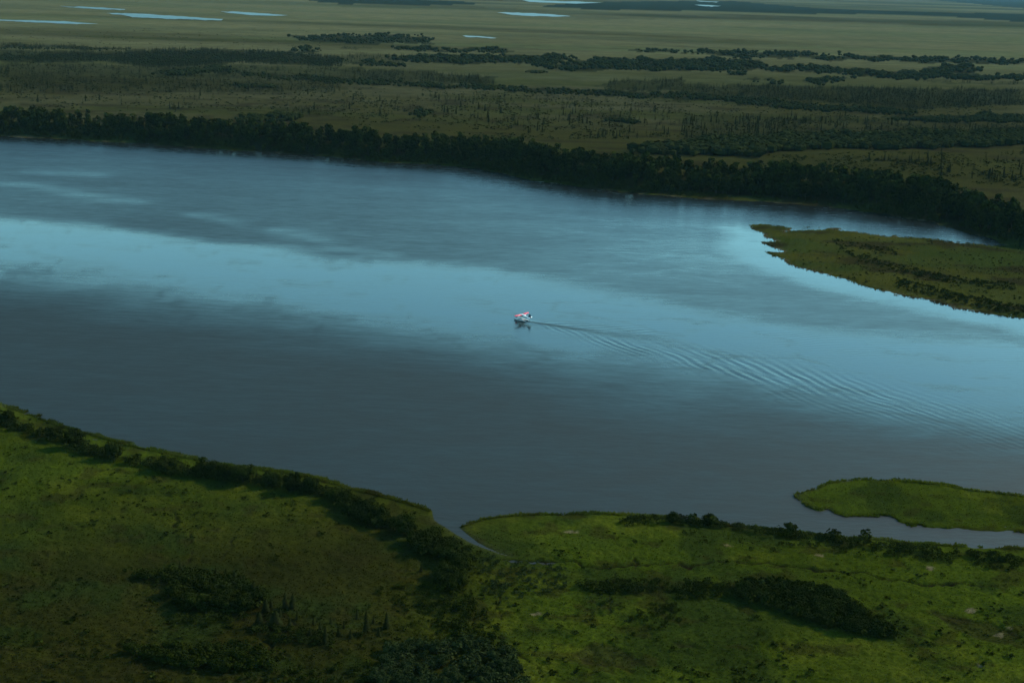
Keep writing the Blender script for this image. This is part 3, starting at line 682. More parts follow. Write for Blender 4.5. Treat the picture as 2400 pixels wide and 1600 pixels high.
for k in order[:295]:
    x_, y_, z_ = belt[k]; d_ = sfb[k]
    u_ = x_ / y_
    where = 'at the left edge' if u_ < -0.28 else 'at the left' if u_ < -0.18 else 'left of centre' if u_ < -0.07 else 'straight beyond the floatplane' if u_ < 0.05 else 'opposite the peninsula tip' if u_ < 0.17 else 'behind the narrow channel' if u_ < 0.27 else 'at the right edge'
    rank = 'small leafy tree at the foot of' if d_ < 12 else 'leafy tree half way up' if d_ < 26 else 'tall leafy tree on the crest of'
    lab = rank + ' the far bank, ' + where
    sxy = hb_[k] * r.uniform(0.85, 1.15)
    individual('leafy_tree', 'broad', (x_, y_, z_), (sxy, sxy, hb_[k]), lab, 'tree', 'leafy trees of the far bank belt')
I = order[295:]
S = np.column_stack([hb_[I] * 1.1, hb_[I] * 1.1, hb_[I]])
mass('bank_forest', LO['broad'], belt[I], S, M_LEAF, 'rest of the dense leafy forest belt along the far bank', 'forest', 1)

# ------------------------------------------------------------------ woods, spruces and brush out on the plain
pos = []; hs = []
for p, h in zip(decid, dh):
    n_ = int(area_px(p) / (11 if h > 5 else 9)); q = rand_in(p, n_, r)
    q[:, 0] += (fbm(q[:, 0], q[:, 1] * 4, 40, 3, 151) - 0.5) * 70 + r.normal(size=n_) * 9
    q[:, 1] += (fbm(q[:, 0], q[:, 1] * 3, 55, 3, 152) - 0.5) * 15 + r.normal(size=n_) * 1.2
    q = q[(fbm(q[:, 0], q[:, 1] * 5, 24, 3, 153) > 0.36) | (r.random(n_) < 0.25)]
    g = onground(q[:, 0], q[:, 1], 10, 2)
    big = 0.55 + 0.9 * fbm(q[:, 0], q[:, 1] * 5, 34, 3, 154)
    pos.append(g); hs.append(h * big * r.uniform(0.6, 1.3, len(q)))
pos = np.vstack(pos); hs = np.concatenate(hs)
keep_ = ~((terrain(pos[:, :2])[1] < 2))
pos, hs = pos[keep_], hs[keep_]
mass('far_woodland', LO['broadfar'], pos, np.column_stack([hs * 1.7, hs * 1.7, hs * 0.85]), M_FARLEAF, 'low dark leafy woods in strips and islands across the far plain', 'woods', 2)

pos = []; hs = []
for p, a_ in sprp:
    n_ = int(area_px(p) / a_); q = rand_in(p, n_, r)
    cl = fbm(q[:, 0] * 0.6, q[:, 1] * 2.2, 30, 3, 63); q = q[(cl > 0.40) | (r.random(len(q)) < 0.3)]
    g = onground(q[:, 0], q[:, 1], 10, 2); pos.append(g); hs.append(r.uniform(3.2, 8.2, len(q)) * r.uniform(0.75, 1.1, len(q)))
lone = np.array(z2([(590, 700), (1380, 660), (1170, 752), (1200, 752), (1232, 752), (235, 510)]) + z4([(1842, 1180), (1778, 1215), (1778, 1165), (500, 905), (1120, 800), (1835, 915)]) + z3([(1320, 665), (1420, 665)]), float)
pos = np.vstack(pos + [onground(lone[:, 0], lone[:, 1], 10, 3)]); hs = np.concatenate(hs + [np.full(len(lone), 8.0)])
tb = terrain(pos[:, :2]); ok = (tb[2] > 25) & (tb[1] > 3); ok[-len(lone):] = True
pos, hs = pos[ok], hs[ok]
ap = hs / np.hypot(pos[:, 0], pos[:, 1]); order = np.argsort(-ap); nind = 262
for k in order[:nind]:
    x_, y_, z_ = pos[k]
    wh = 'left' if x_ / y_ < -0.12 else 'middle' if x_ / y_ < 0.12 else 'right'
    near_ = 'just behind the leafy bank belt' if y_ < 1500 else 'farther out on the brown plain' if y_ < 1900 else 'in the far spruce woods'
    individual('spruce_tree', 'spruce', (x_, y_, z_), (hs[k], hs[k], hs[k]), 'thin dark spruce %s, %s of the far side' % (near_, wh), 'spruce', 'scattered spruces on the far plain')
I = order[nind:]
mass('spruce_woodland', LO['spruce'], pos[I], np.column_stack([hs[I] * 1.45, hs[I] * 1.45, hs[I]]), M_SPRUCE, 'far dark spruce woods and scattered spruces on the plain', 'woods', 3)

# low dwarf brush speckling the far plain
q = np.vstack([rand_in(z2([(0, 430), (2352, 470), (2352, 800), (1200, 780), (0, 740)]), 2600, r), rand_in(z3([(0, 600), (2352, 680), (2352, 960), (1200, 960), (0, 860)]), 3200, r), rand_in(z4([(0, 600), (2352, 620), (2352, 900), (0, 960)]), 2600, r), rand_in(z4([(560, 1070), (2352, 1050), (2352, 1300), (1000, 1160)]), 1300, r),
               rand_in(z2([(0, 190), (2352, 200), (2352, 330), (0, 300)]), 500, r)])
cl = fbm(q[:, 0] * 0.5, q[:, 1] * 2.5, 22, 3, 64); q = q[cl > 0.46]
g = onground(q[:, 0], q[:, 1], 10, 2); s_ = r.uniform(0.5, 1.5, len(g)); tb = terrain(g[:, :2]); ok = tb[2] > 30; g, s_ = g[ok], s_[ok]
mass('dwarf_brush', LO['tuft'], g, np.column_stack([s_ * 1.9, s_ * 1.3, s_]), M_SHRUB, 'low dwarf brush speckled over the far plain', 'brush', 4)

# ------------------------------------------------------------------ shrubs and spruces of the near shore, point and peninsula
rows = []   # (pixels, height range, label, pale)
def add(px, h0, h1, label, pale=False): rows.append((np.array(px, float), h0, h1, label, pale))
main = z5([(-160, 70), (0, 130), (120, 178), (260, 218), (400, 275), (560, 318), (760, 356), (930, 378), (1050, 392), (1150, 408), (1300, 428), (1450, 460), (1550, 490), (1650, 540), (1750, 590), (1870, 640)])
add(band(main, 8, 300, r), 1.6, 3.3, 'dark willow in the long row behind the left shore')
add(z5([(255, 215), (345, 250), (770, 360), (940, 378), (1040, 395), (1120, 408), (1250, 432), (1345, 450), (1430, 455), (1540, 495), (1855, 640), (40, 140), (1680, 555), (1750, 590), (520, 300)]), 5.0, 6.8, 'tall willow above the long left shore row')
add(band(z5([(1560, 520), (1650, 560), (1760, 600)]), 14, 40, r), 2.5, 4.2, 'dark shrub in the thick end of the left shore row')
add(band(z5([(1880, 675), (2000, 720), (2100, 770), (2130, 820), (2080, 870), (2020, 880)]), 22, 110, r), 2.2, 4.6, 'dark shrub in the big clump beside the creek mouth')
add(rand_in(z5([(1900, 880), (2150, 870), (2200, 1000), (2250, 1150), (1950, 1160), (1860, 1000), (1700, 900)]), 120, r), 0.7, 1.6, 'low shrub between the creek clump and bottom thicket')
add(rand_in(z5([(2010, 880), (2140, 870), (2190, 960), (2300, 1130), (2350, 1200), (2120, 1180), (2040, 1000)]), 115, r), 0.8, 2.0, 'dark shrub in the belt from creek clump to bottom thicket')
add(rand_in(z5([(2150, 720), (2250, 740), (2352, 770), (2600, 800), (2600, 900), (2352, 960), (2230, 940), (2200, 830)]), 150, r), 0.6, 1.3, 'low blue-green shrub in the damp patch below the creek', True)
add(rand_in(z5([(580, 825), (880, 815), (960, 850), (880, 880), (700, 870), (600, 850)]), 60, r), 1.4, 2.4, 'shrub in the dark strip behind the spruce grove')
add(rand_in(z5([(800, 880), (960, 850), (1120, 880), (1200, 960), (1170, 1010), (1000, 1000), (860, 1010), (790, 950)]), 110, r), 2.0, 4.4, 'dark shrub in the grove with spruces at the lower left')
add(rand_in(z5([(740, 1000), (1080, 1000), (1180, 1040), (1000, 1060), (800, 1060)]), 40, r), 1.0, 2.0, 'low shrub on the near side of the spruce grove')
add(rand_in(z5([(1160, 1060), (1300, 1080), (1560, 1120), (1520, 1160), (1300, 1150), (1170, 1110)]), 70, r), 0.9, 1.8, 'low shrub among the small spruces right of the grove')
add(rand_in(z5([(590, 1190), (900, 1165), (1150, 1180), (1290, 1230), (1250, 1270), (1000, 1280), (760, 1250)]), 150, r), 1.4, 2.9, 'shrub in the thicket at the bottom left of the picture')
add(rand_in(z5([(1740, 1210), (1850, 1160), (2150, 1150), (2352, 1200), (2460, 1400), (1700, 1400)]), 240, r), 1.5, 3.0, 'pale leafy shrub in the broad thicket at the bottom edge', True)
add(rand_in(z5([(1100, 1290), (1700, 1250), (1750, 1340), (1100, 1380)]), 70, r), 0.9, 1.8, 'low shrub at the bottom edge left of the broad thicket')
edge_row = z6([(500, 248), (700, 240), (930, 258), (1100, 275), (1250, 300), (1500, 330), (1700, 360), (2000, 392), (2352, 425), (2500, 440)])
add(band(edge_row, 8, 240, r), 1.0, 2.2, 'dark shrub in the row along the right near shore')
add(z6([(735, 243), (935, 258), (830, 250), (1280, 300), (1480, 315), (1620, 325), (1060, 268), (900, 256)]), 3.0, 4.0, 'taller bush in the row along the right near shore')
add(rand_in(z6([(1150, 335), (1500, 350), (1750, 380), (2100, 420), (2352, 440), (2352, 470), (1900, 430), (1400, 370)]), 70, r), 0.7, 1.5, 'low shrub in front of the right shore row')
add(rand_in(z6([(290, 535), (480, 505), (680, 515), (680, 565), (480, 570), (320, 555)]), 70, r), 1.0, 2.0, 'shrub in the short dark row right of the creek patch')
add(rand_in(z6([(680, 525), (1040, 520), (1040, 590), (760, 600)]), 70, r), 1.0, 2.2, 'shrub joining the short row to the crescent thicket')
add(rand_in(z6([(1030, 530), (1240, 525), (1500, 590), (1640, 685), (1790, 770), (1720, 785), (1600, 765), (1450, 725), (1250, 660), (1060, 610)]), 330, r), 1.8, 3.4, 'dark shrub in the curved crescent thicket on the right meadow')
add(rand_in(z6([(500, 690), (640, 620), (760, 610), (780, 690), (700, 745), (540, 730)]), 60, r), 0.6, 1.3, 'low shrub in the patch left of the crescent thicket')
add(z6([(440, 292), (470, 298), (690, 332), (565, 340), (510, 300), (830, 300), (790, 296), (1100, 372), (1200, 378), (1090, 406), (1850, 410), (1880, 405), (1820, 462), (1900, 487), (1980, 490), (240, 540), (160, 680), (220, 735), (290, 760), (740, 830), (890, 690), (1120, 685), (1130, 765), (970, 890), (1570, 780), (1880, 880), (1960, 770), (2030, 620), (1920, 620)]), 0.8, 1.7, 'small lone dark bush dotting the open right meadow')
add(z5([(1690, 990), (1870, 985), (1960, 985), (410, 835), (150, 900), (250, 892), (1620, 680), (1490, 880), (510, 385), (480, 465), (600, 460), (1120, 490), (1350, 500)]), 0.7, 1.5, 'small lone dark bush dotting the open left meadow')
add(band(z7([(1030, 637), (1150, 660), (1300, 690), (1480, 712)]), 7, 110, r), 0.5, 1.5, 'dark shrub in the upper line of brush on the right peninsula')
add(band(z7([(1060, 690), (1200, 740), (1400, 805), (1600, 850), (1800, 895), (2000, 920), (2290, 955)]), 8, 300, r), 0.6, 2.0, 'dark shrub in the middle brush line of the peninsula')
add(band(z7([(1470, 930), (1650, 965), (1800, 1005), (2000, 1050), (2200, 1090), (2400, 1120)]), 11, 300, r), 0.6, 2.1, 'dark shrub along the river edge of the right peninsula')
add(band(z7([(1350, 590), (1600, 615), (1900, 650), (2200, 680)]), 3, 40, r), 0.5, 1.2, 'small shrub on the channel edge of the right peninsula')
add(band(z7([(1750, 820), (2000, 835), (2352, 850)]), 9, 90, r), 0.4, 0.9, 'low brush on the right side of the peninsula')
bankpx = np.vstack([band([(-150, 313), (51, 320), (248, 331), (476, 346), (765, 365), (1040, 386), (1150, 399)], 4, 230, r), band([(1130, 396), (1255, 418), (1412, 440), (1548, 453), (1700, 462)], 7, 150, r), band([(1650, 462), (1790, 468), (1967, 484), (2120, 506), (2250, 532), (2331, 552)], 5, 60, r)])
add(bankpx, 1.2, 3.2, 'light green shrub on the low grassy foot of the far bank')
allp = []; 
for i, (px, h0, h1, lab, pale) in enumerate(rows):
    g = onground(px[:, 0], px[:, 1], 1.0, 3); h = r.uniform(h0, h1, len(g))
    for a, b_ in zip(g, h): allp.append((a[0], a[1], a[2], b_, i))
A = np.array(allp); tb = terrain(A[:, :2]); A = A[tb[1] > 0.6]
ap = A[:, 3] / np.hypot(A[:, 0], A[:, 1]); tv = np.abs(A[:, 0] / A[:, 1]) < 0.375
order = np.argsort(-(ap * tv)); nind = 296
SUF = {}
for gi in range(len(rows)):                      # where in its thicket each of the individuals stands
    ks = [k for k in order[:nind] if int(A[k, 4]) == gi]
    if not ks: continue
    us = np.array([A[k, 0] / A[k, 1] for k in ks]); ds = np.array([A[k, 1] for k in ks]); so_ = np.argsort(us)
    hs_ = np.array([A[k, 3] for k in ks]); hm = np.median(hs_)
    if len(ks) <= 18:
        ORD = 'first second third fourth fifth sixth seventh eighth ninth tenth eleventh twelfth thirteenth fourteenth fifteenth sixteenth seventeenth eighteenth'.split()
        for j_, m_ in enumerate(so_): SUF[ks[m_]] = '' if len(ks) == 1 else ', %s from left' % ORD[j_]
    else:
        rk = np.empty(len(ks)); rk[so_] = np.arange(len(ks)) / len(ks); fit = np.polyval(np.polyfit(us, ds, 2), us)
        for m_, k in enumerate(ks):
            SUF[k] = ', %s, %s, %s' % (('left end', 'left half', 'middle', 'right half', 'right end')[int(rk[m_] * 5)], 'back' if ds[m_] > fit[m_] else 'front', 'taller' if hs_[m_] > hm else 'lower')
for k in order[:nind]:
    x_, y_, z_, h_, i = A[k]; i = int(i); wv = h_ * random.uniform(0.85, 1.25)
    individual('shrub', 'shrub', (x_, y_, z_ - 0.05), (wv, wv, h_), rows[i][3] + SUF[k], 'shrub', 'shrubs of the near shore thickets', rows[i][4])
I = order[nind:]; pm = np.array([rows[int(i)][4] for i in A[I, 4]])
for nm, J, mt, lb in (('shrub_thicket', I[~pm], M_SHRUB, 'rest of the dark shrub thickets on both shores'), ('pale_thicket', I[pm], M_PALE, 'rest of the pale green shrubs by the creek and bottom edge')):
    mass(nm, LO['shrub'], A[J, :3], np.column_stack([A[J, 3] * 1.15, A[J, 3] * 1.15, A[J, 3]]), mt, lb, 'shrubs', 5)

q = rand_in([(-40, 950), (900, 1120), (1060, 1250), (2440, 1260), (2440, 1640), (-40, 1640)], 5200, r)
nn = fbm(q[:, 0], q[:, 1] * 1.8, 130, 4, 171); q = q[(nn > 0.52) & (fbm(q[:, 0], q[:, 1] * 2, 30, 3, 172) > 0.48)]
q = np.vstack([q, (lambda w_: w_[fbm(w_[:, 0] * 0.6, w_[:, 1] * 3, 30, 4, 173) > 0.52])(rand_in(pen_px, 2600, r))])
g = onground(q[:, 0], q[:, 1], 1.0, 3); tb = terrain(g[:, :2]); g = g[tb[1] > 2]; s_ = r.uniform(0.25, 0.95, len(g)) ** 1.2
mass('meadow_brush', LO['tuft'], g, np.column_stack([s_ * 1.6, s_ * 1.6, s_]), M_SHRUB, 'knee-high brush dotted over the near meadows and peninsula', 'brush', 6)

sp = [(992, 852, 50, 'at the back of the grove, first from its left'), (1040, 872, 66, 'second from the left at the back of the grove'), (1080, 892, 68, 'broad, at the back right of the grove'), (1104, 892, 56, 'close beside the broad one at the back of the grove'),
      (1166, 955, 92, 'tallest, at the right edge of the grove'), (1186, 962, 80, 'beside the tallest at the right edge of the grove'), (1221, 1005, 62, 'small and thin, below the right edge of the grove'),
      (1310, 986, 70, 'left of the two pale thin ones right of the grove'), (1346, 990, 70, 'right of the two pale thin ones right of the grove'), (1190, 1078, 72, 'dark and broad, casting a long shadow below the grove'), (1265, 1075, 76, 'broad, next to the trail below the grove'),
      (1395, 1098, 40, 'short, above the line of low shrubs'), (1495, 1152, 80, 'dark, at the right end of the low shrubs'), (1555, 1118, 44, 'short, right of the low shrubs'), (1682, 1098, 92, 'tall and thin, alone in the open left meadow'),
      (1776, 1078, 70, 'thin, second alone in the meadow towards the creek clump'), (828, 818, 44, 'dead-thin, above the dark strip by the meadow trail'), (1640, 1040, 46, 'small, beside the tall lone one in the left meadow'), (1935, 820, 36, 'small, left of the big creek clump')]
ORDN = 'first second third fourth fifth sixth seventh eighth ninth tenth eleventh twelfth thirteenth fourteenth'.split()
for k, (a, b_, h_) in enumerate([(1130, 905, 50), (1210, 935, 44), (1245, 985, 40), (1285, 1030, 44), (1330, 1080, 46), (1365, 1040, 38), (1425, 1120, 44), (1440, 1065, 36), (1470, 1100, 50), (1520, 1060, 34), (1580, 1085, 38), (1610, 1130, 44), (1715, 1060, 36), (1740, 1120, 42)]):
    sp.append((a, b_, h_, 'small, %s from the left of the scatter right of the grove' % ORDN[k]))
q = np.array(z5([(a, b_) for a, b_, _, _ in sp])); g = onground(q[:, 0], q[:, 1], 1.0, 3)
for (a, b_, hz, lb), (x_, y_, z_) in zip(sp, g):
    D_ = math.hypot(math.hypot(x_, y_), CAM_H); h_ = hz / 1.96 * D_ / FOC / 0.91
    wv = h_ * (2.4 if 'broad' in lb else 1.6)
    individual('spruce_tree', 'spruce', (x_, y_, z_ - 0.05), (wv, wv, h_), 'spruce ' + lb, 'spruce', 'spruces in the near left meadow')

# ------------------------------------------------------------------ rough grass over the near land
m, t, b = mat('grass_blades'); M_GRASS = m
at = N(t, 'ShaderNodeAttribute', attribute_name='cover'); df = N(t, 'ShaderNodeBsdfDiffuse'); tr = N(t, 'ShaderNodeBsdfTranslucent'); ms = N(t, 'ShaderNodeMixShader'); ms.inputs[0].default_value = 0.5
t.links.new(at.outputs['Color'], df.inputs['Color']); t.links.new(at.outputs['Color'], tr.inputs['Color'])
t.links.new(df.outputs[0], ms.inputs[1]); t.links.new(tr.outputs[0], ms.inputs[2]); t.links.new(ms.outputs[0], t.nodes['Material Output'].inputs['Surface'])
def grass(px, name, label, hmin, hmax, seed, lo=0.4):
    rg = np.random.default_rng(seed); g = onground(px[:, 0], px[:, 1], 1.0, 2); Pg = g[:, :2]
    zt, s2t, sft, dkt, plt_ = terrain(Pg, True); okk = (s2t > lo) & (dkt < 0.4) & ((s2t > 0.4) | (fbm(Pg[:, 0], Pg[:, 1], 6, 2, 160) > 0.5)); Pg, zt = Pg[okk], np.maximum(zt[okk], 0)
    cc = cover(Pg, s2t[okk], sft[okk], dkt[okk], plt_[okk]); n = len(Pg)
    hh = rg.uniform(hmin, hmax, n); V = []; 
    for k in range(3):
        th = rg.uniform(0, 6.28, n); ln = rg.uniform(0.2, 0.7, n) * hh; wd = rg.uniform(0.25, 0.5, n) * hh
        ox, oy = np.cos(th), np.sin(th); bx_, by_ = Pg[:, 0] + ox * 0.15, Pg[:, 1] + oy * 0.15
        V.append(np.stack([np.stack([bx_ - oy * wd, by_ + ox * wd, zt - 0.05], -1), np.stack([bx_ + oy * wd, by_ - ox * wd, zt - 0.05], -1), np.stack([bx_ + ox * ln, by_ + oy * ln, zt + hh * rg.uniform(0.7, 1, n)], -1)], 1))
    V = np.stack(V, 1).reshape(-1, 3); F_ = np.arange(len(V)).reshape(-1, 3)
    ct = np.repeat(cc * rg.uniform(1.1, 2.2, (n, 1)), 9, 0)
    return tag(link(bpy.data.objects.new(name, mesh_np(name, V, F_, M_GRASS, {'cover': ct}))), label, 'grass', kind='stuff')
q = np.vstack([rand_in([(-60, 930), (900, 1100), (1060, 1240), (2460, 1250), (2460, 1640), (-60, 1640)], 34000, r), rand_in(isl_px, 3500, r), rand_in(pen_px, 6000, r)])
sh = np.vstack([band(nl_px[2:-7], 4, 5500, r), band(nr_px[6:], 3, 4800, r), band(isl_px + isl_px[:1], 3, 3500, r), band(pen_px + pen_px[:1], 3, 4000, r)])
grass(q, 'meadow_grass', 'rough tussocky grass covering the near meadows and peninsula', 0.18, 0.45, 41)
grass(sh, 'shore_sedge', 'taller sedge fringing the near shores and the island', 0.35, 0.8, 42, -1.6)

# ------------------------------------------------------------------ floatplane taxiing on the river
WHITE = plain('white_paint', (0.80, 0.80, 0.79), 0.3, 0.5, var=0.03)
RED = plain('red_paint', (0.72, 0.030, 0.060), 0.3, 0.5, var=0.05)
NAVY = plain('navy_paint', (0.012, 0.018, 0.045), 0.35, 0.5, var=0.1)
TEAL = plain('teal_stripe', (0.03, 0.11, 0.12), 0.35, 0.5, var=0.1)
SHADED_HULL = plain('float_hull_shaded', (0.16, 0.19, 0.22), 0.4, 0.5, 0.6, var=0.1)  # white float sides drawn grey-blue, their shade put into the colour
GLASS = plain('cabin_glass', (0.012, 0.016, 0.020), 0.08, 0.6)
STEEL = plain('strut_paint', (0.62, 0.64, 0.65), 0.4, 0.5, 0.2, var=0.05)
BLADE = plain('propeller_black', (0.02, 0.02, 0.022), 0.4)
def fix(me):
    import bmesh
    bm = bmesh.new(); bm.from_mesh(me); bmesh.ops.remove_doubles(bm, verts=bm.verts, dist=1e-5)
    bmesh.ops.recalc_face_normals(bm, faces=bm.faces); bm.to_mesh(me); bm.free(); return me
def loft(name, rings, mt, parent, smooth=True, cap=True):
    """rings: list of equal-length closed loops of points"""
    n = len(rings[0]); V = [p for rg in rings for p in rg]; F = []
    for i in range(len(rings) - 1):
        for j in range(n): F.append((i * n + j, i * n + (j + 1) % n, (i + 1) * n + (j + 1) % n, (i + 1) * n + j))
    if cap: F.append(tuple(range(n))[::-1]); F.append(tuple(range((len(rings) - 1) * n, len(rings) * n)))
    me = bpy.data.meshes.new(name); me.from_pydata([tuple(map(float, p)) for p in V], [], F); me.materials.append(mt); fix(me)
    for p in me.polygons: p.use_smooth = smooth and len(p.vertices) == 4
    return link(bpy.data.objects.new(name, me), parent)
def ell(x, yc, zc, ry, rz, n=20, pw=0.8):
    out = []
    for k in range(n):
        a = 2 * math.pi * k / n; c, s = math.cos(a), math.sin(a)
        out.append((x, yc + ry * math.copysign(abs(c) ** pw, c), zc + rz * math.copysign(abs(s) ** pw, s)))
    return out
def foil(cx, chord, y_, z_, th, dx=0.0):
    """aerofoil loop in the x-z plane, leading edge forward"""
    pr = [(0, 0), (0.03, 0.35), (0.12, 0.75), (0.3, 1.0), (0.55, 0.85), (0.8, 0.42), (1, 0.03), (1, -0.03), (0.8, -0.12), (0.5, -0.3), (0.2, -0.42), (0.04, -0.3)]
    return [(cx + dx - u * chord, y_, z_ + v * th * chord * 0.75) for u, v in pr]
def rod(name, a, b_, r0, mt, parent, flat=1.0):
    a = np.array(a, float); b_ = np.array(b_, float); v, f = tube([a, (a + b_) / 2, b_], [r0] * 3, 8)
    c = [0] * 0
    me = bpy.data.meshes.new(name); n = 8
    F = [tuple(t_) for t_ in f] + [tuple(range(n))[::-1], tuple(range(2 * n, 3 * n))]
    me.from_pydata([tuple(p) for p in v], [], F); me.materials.append(mt); fix(me)
    return link(bpy.data.objects.new(name, me), parent)
pl = empty('floatplane', (PLANE[0], PLANE[1], 0.0), HEAD, 0.97)
tag(pl, 'white floatplane with red wings and dark fin taxiing on the river, trailing a wake', 'floatplane')
# fuselage: cabin, tapering tail boom
st = [(3.55, 1.78, 0.40, 0.36), (3.2, 1.82, 0.56, 0.50), (2.4, 1.88, 0.62, 0.60), (1.75, 1.95, 0.66, 0.70), (1.1, 2.12, 0.70, 0.92), (0.2, 2.14, 0.70, 0.95), (-0.8, 2.14, 0.66, 0.90), (-1.6, 2.12, 0.56, 0.76), (-2.6, 2.12, 0.42, 0.56), (-3.7, 2.14, 0.28, 0.38), (-4.7, 2.18, 0.16, 0.24), (-5.1, 2.2, 0.07, 0.14)]
fus = loft('fuselage', [ell(a, 0, b_, c_, d_, 20, 0.6) for a, b_, c_, d_ in st], WHITE, pl)
loft('engine_cowl', [ell(4.05, 0, 1.76, 0.26, 0.24), ell(3.98, 0, 1.77, 0.40, 0.36), ell(3.5, 0, 1.79, 0.55, 0.50), ell(2.75, 0, 1.85, 0.64, 0.60), ell(2.55, 0, 1.86, 0.64, 0.61)], RED, pl)
for s in (-1, 1):   # stripe and windows along the side, a few mm proud
    def strip(nm, x0, x1, za0, zb0, za1, zb1, yy0, yy1, mt):
        V = [(x0, s * yy0, za0), (x1, s * yy1, za1), (x1, s * yy1, zb1), (x0, s * yy0, zb0)]
        V += [(a, b_ - s * 0.05, c_) for a, b_, c_ in V]
        me = bpy.data.meshes.new(nm); me.from_pydata(V, [], [(0, 1, 2, 3), (7, 6, 5, 4), (0, 4, 5, 1), (1, 5, 6, 2), (2, 6, 7, 3), (3, 7, 4, 0)]); me.materials.append(mt); fix(me)
        return link(bpy.data.objects.new(nm, me), fus)
    strip('stripe', 2.5, -1.5, 1.62, 1.92, 1.72, 2.02, 0.655, 0.585, TEAL); strip('stripe', -1.5, -4.6, 1.74, 2.02, 2.08, 2.28, 0.585, 0.185, TEAL)
    strip('window', 1.45, 0.62, 2.28, 2.78, 2.28, 2.80, 0.675, 0.70, GLASS); strip('window', 0.52, -0.18, 2.28, 2.80, 2.28, 2.80, 0.70, 0.695, GLASS); strip('window', -0.28, -0.95, 2.30, 2.78, 2.34, 2.72, 0.69, 0.655, GLASS)
    dr = strip('door', 1.5, 0.57, 1.42, 2.24, 1.42, 2.24, 0.70, 0.712, WHITE)
ws = loft('windshield', [[(1.95, -0.50, 2.40), (1.95, 0.50, 2.40), (1.93, 0.50, 2.36), (1.93, -0.50, 2.36)], [(1.22, -0.56, 3.0), (1.22, 0.56, 3.0), (1.18, 0.56, 2.94), (1.18, -0.56, 2.94)]], GLASS, pl, False)
# wings, one each side, with flap, aileron and strut
for s in (-1, 1):
    wg = loft('wing', [foil(1.15, 1.72, s * 0.78, 2.99, 0.15), foil(1.15, 1.72, s * 2.6, 3.05, 0.15), foil(1.0, 1.40, s * 5.0, 3.15, 0.13), foil(0.82, 1.05, s * 5.42, 3.18, 0.11), foil(0.6, 0.6, s * 5.56, 3.20, 0.08)], RED, pl)
    loft('flap', [foil(-0.58, 0.34, s * 0.9, 2.955, 0.10), foil(-0.58, 0.34, s * 2.7, 3.03, 0.10)], RED, wg)
    loft('aileron', [foil(-0.57, 0.30, s * 2.75, 3.04, 0.09), foil(-0.42, 0.24, s * 4.9, 3.13, 0.09)], RED, wg)
    rod('wing_strut', (0.45, s * 0.60, 1.45), (0.45, s * 2.75, 2.98), 0.05, STEEL, pl)
    tp = loft('tailplane', [foil(-3.95, 1.05, s * 0.08, 2.28, 0.10), foil(-4.05, 0.92, s * 1.2, 2.30, 0.10), foil(-4.25, 0.62, s * 1.85, 2.31, 0.09)], WHITE, pl)
    loft('elevator', [foil(-5.01, 0.40, s * 0.12, 2.285, 0.09), foil(-4.98, 0.36, s * 1.2, 2.305, 0.09), foil(-4.88, 0.24, s * 1.8, 2.315, 0.09)], WHITE, tp)
loft('wing_root_fairing', [foil(1.2, 3.2, -0.76, 2.96, 0.08), foil(1.2, 3.4, 0.0, 3.02, 0.085), foil(1.2, 3.2, 0.76, 2.96, 0.08)], WHITE, pl)
def finring(x0, c_, z_, th): return [(x0 - u * c_, v * th, z_) for u, v in ((0, 0), (0.1, 0.7), (0.35, 1), (0.75, 0.6), (1, 0.08), (1, -0.08), (0.75, -0.6), (0.35, -1), (0.1, -0.7))]
fin = loft('tail_fin', [finring(-3.3, 1.5, 2.36, 0.08), finring(-3.85, 1.0, 2.75, 0.075), finring(-4.15, 0.75, 3.5, 0.06), finring(-4.38, 0.52, 3.95, 0.04)], NAVY, pl)
loft('rudder', [finring(-4.84, 0.55, 2.12, 0.05), finring(-4.93, 0.52, 3.0, 0.05), finring(-4.93, 0.40, 3.9, 0.035)], NAVY, fin)
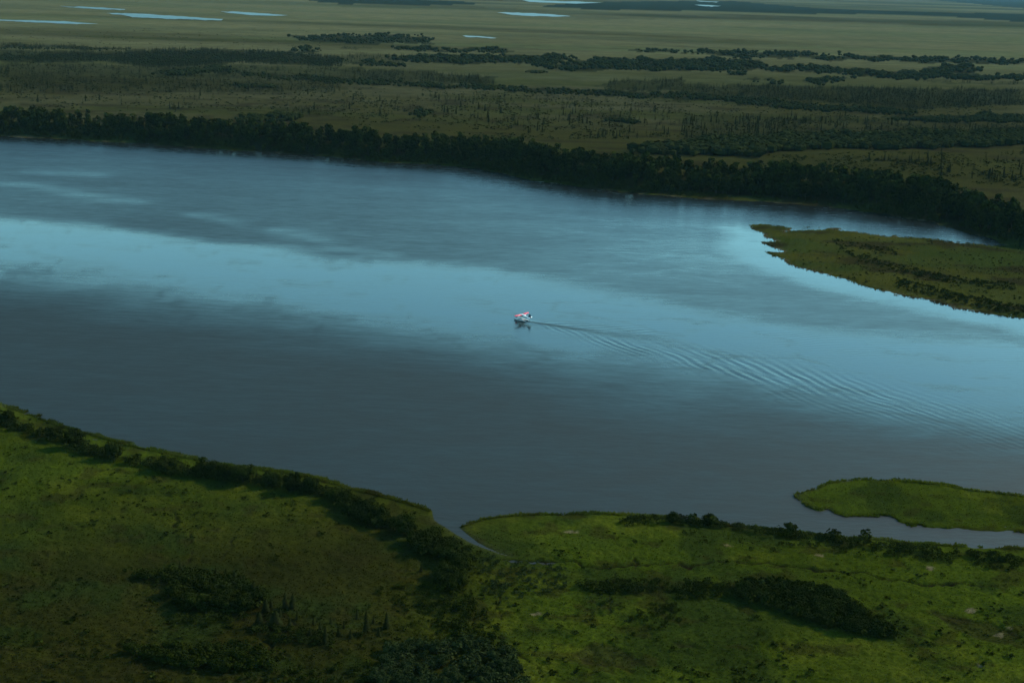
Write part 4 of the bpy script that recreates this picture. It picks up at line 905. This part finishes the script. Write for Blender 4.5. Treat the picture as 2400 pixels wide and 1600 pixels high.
# floats: keeled hulls, grey-blue for their shaded sides, with pale decks
for s in (-1, 1):
    yc = s * 1.28
    def hull(x, hw, keel, chine, deck): return [(x, yc, keel), (x, yc + hw, chine), (x, yc + hw * 0.98, deck - 0.06), (x, yc + hw * 0.7, deck), (x, yc - hw * 0.7, deck), (x, yc - hw * 0.98, deck - 0.06), (x, yc - hw, chine)]
    fl = loft('float', [hull(4.1, 0.05, 0.52, 0.56, 0.66), hull(3.8, 0.22, 0.22, 0.42, 0.70), hull(3.1, 0.38, -0.08, 0.22, 0.70), hull(1.8, 0.43, -0.26, 0.06, 0.66), hull(0.0, 0.43, -0.30, 0.02, 0.64), hull(-0.5, 0.43, -0.30, 0.02, 0.63),
                        hull(-0.52, 0.42, -0.12, 0.10, 0.63), hull(-2.2, 0.32, 0.02, 0.20, 0.58), hull(-3.6, 0.12, 0.24, 0.32, 0.52)], SHADED_HULL, pl, False)
    def dk(x, hw, z_): return [(x, yc - hw, z_), (x, yc + hw, z_), (x, yc + hw * 0.9, z_ + 0.035), (x, yc - hw * 0.9, z_ + 0.035)]
    loft('deck', [dk(3.75, 0.14, 0.69), dk(3.1, 0.36, 0.69), dk(1.8, 0.41, 0.655), dk(0.0, 0.41, 0.635), dk(-2.2, 0.30, 0.575), dk(-3.5, 0.11, 0.515)], WHITE, fl, False)
    loft('water_rudder', [[(-3.62, yc - 0.02, 0.5), (-3.62, yc + 0.02, 0.5), (-3.95, yc + 0.02, 0.5), (-3.95, yc - 0.02, 0.5)], [(-3.66, yc - 0.02, -0.1), (-3.66, yc + 0.02, -0.1), (-3.9, yc + 0.02, -0.1), (-3.9, yc - 0.02, -0.1)]], SHADED_HULL, fl, False)
    rod('float_strut', (2.35, s * 0.45, 1.42), (2.2, yc, 0.66), 0.05, STEEL, pl); rod('float_strut', (-0.7, s * 0.45, 1.34), (-0.9, yc, 0.62), 0.05, STEEL, pl); rod('float_strut', (2.3, s * 0.45, 1.40), (-0.85, yc, 0.64), 0.03, STEEL, pl)
for xx in (2.2, -0.9): rod('spreader_bar', (xx, -1.28, 0.60), (xx, 1.28, 0.60), 0.05, STEEL, pl)
hub = loft('spinner', [ell(4.40, 0, 1.76, 0.02, 0.02, 12, 1), ell(4.28, 0, 1.76, 0.13, 0.13, 12, 1), ell(4.08, 0, 1.76, 0.19, 0.19, 12, 1)], WHITE, pl)
for k in range(3):
    a = math.radians(25 + 120 * k)
    def bl3(rr_, cw): 
        ca, sa = math.cos(a), math.sin(a); return [(4.2 + 0.02, rr_ * ca - cw * sa, 1.76 + rr_ * sa + cw * ca), (4.2 + 0.05, rr_ * ca, 1.76 + rr_ * sa), (4.2 - 0.02, rr_ * ca + cw * sa, 1.76 + rr_ * sa - cw * ca), (4.2 - 0.03, rr_ * ca, 1.76 + rr_ * sa)]
    loft('propeller_blade', [bl3(0.12, 0.05), bl3(0.5, 0.10), bl3(0.9, 0.09), bl3(1.08, 0.04)], BLADE, hub, False)

# ------------------------------------------------------------------ haze
hz = bpy.data.meshes.new('haze')
x0, x1, y0, y1, za, zb_ = -60000, 60000, -3000, 82000, -5, 172
Vh = [(a, b_, c_) for c_ in (za, zb_) for a, b_ in ((x0, y0), (x1, y0), (x1, y1), (x0, y1))]
hz.from_pydata(Vh, [], [(3, 2, 1, 0), (4, 5, 6, 7), (0, 1, 5, 4), (1, 2, 6, 5), (2, 3, 7, 6), (3, 0, 4, 7)])
mh = bpy.data.materials.new('haze_air'); mh.use_nodes = True; th_ = mh.node_tree; th_.nodes.clear()
pv = N(th_, 'ShaderNodeVolumePrincipled'); pv.inputs['Color'].default_value = (0.36, 0.74, 0.95, 1); pv.inputs['Density'].default_value = 0.9e-5
ov = N(th_, 'ShaderNodeOutputMaterial'); th_.links.new(pv.outputs[0], ov.inputs['Volume']); hz.materials.append(mh)
tag(link(bpy.data.objects.new('haze', hz)), 'thin blue haze lying over the far plain', 'haze', kind='stuff')
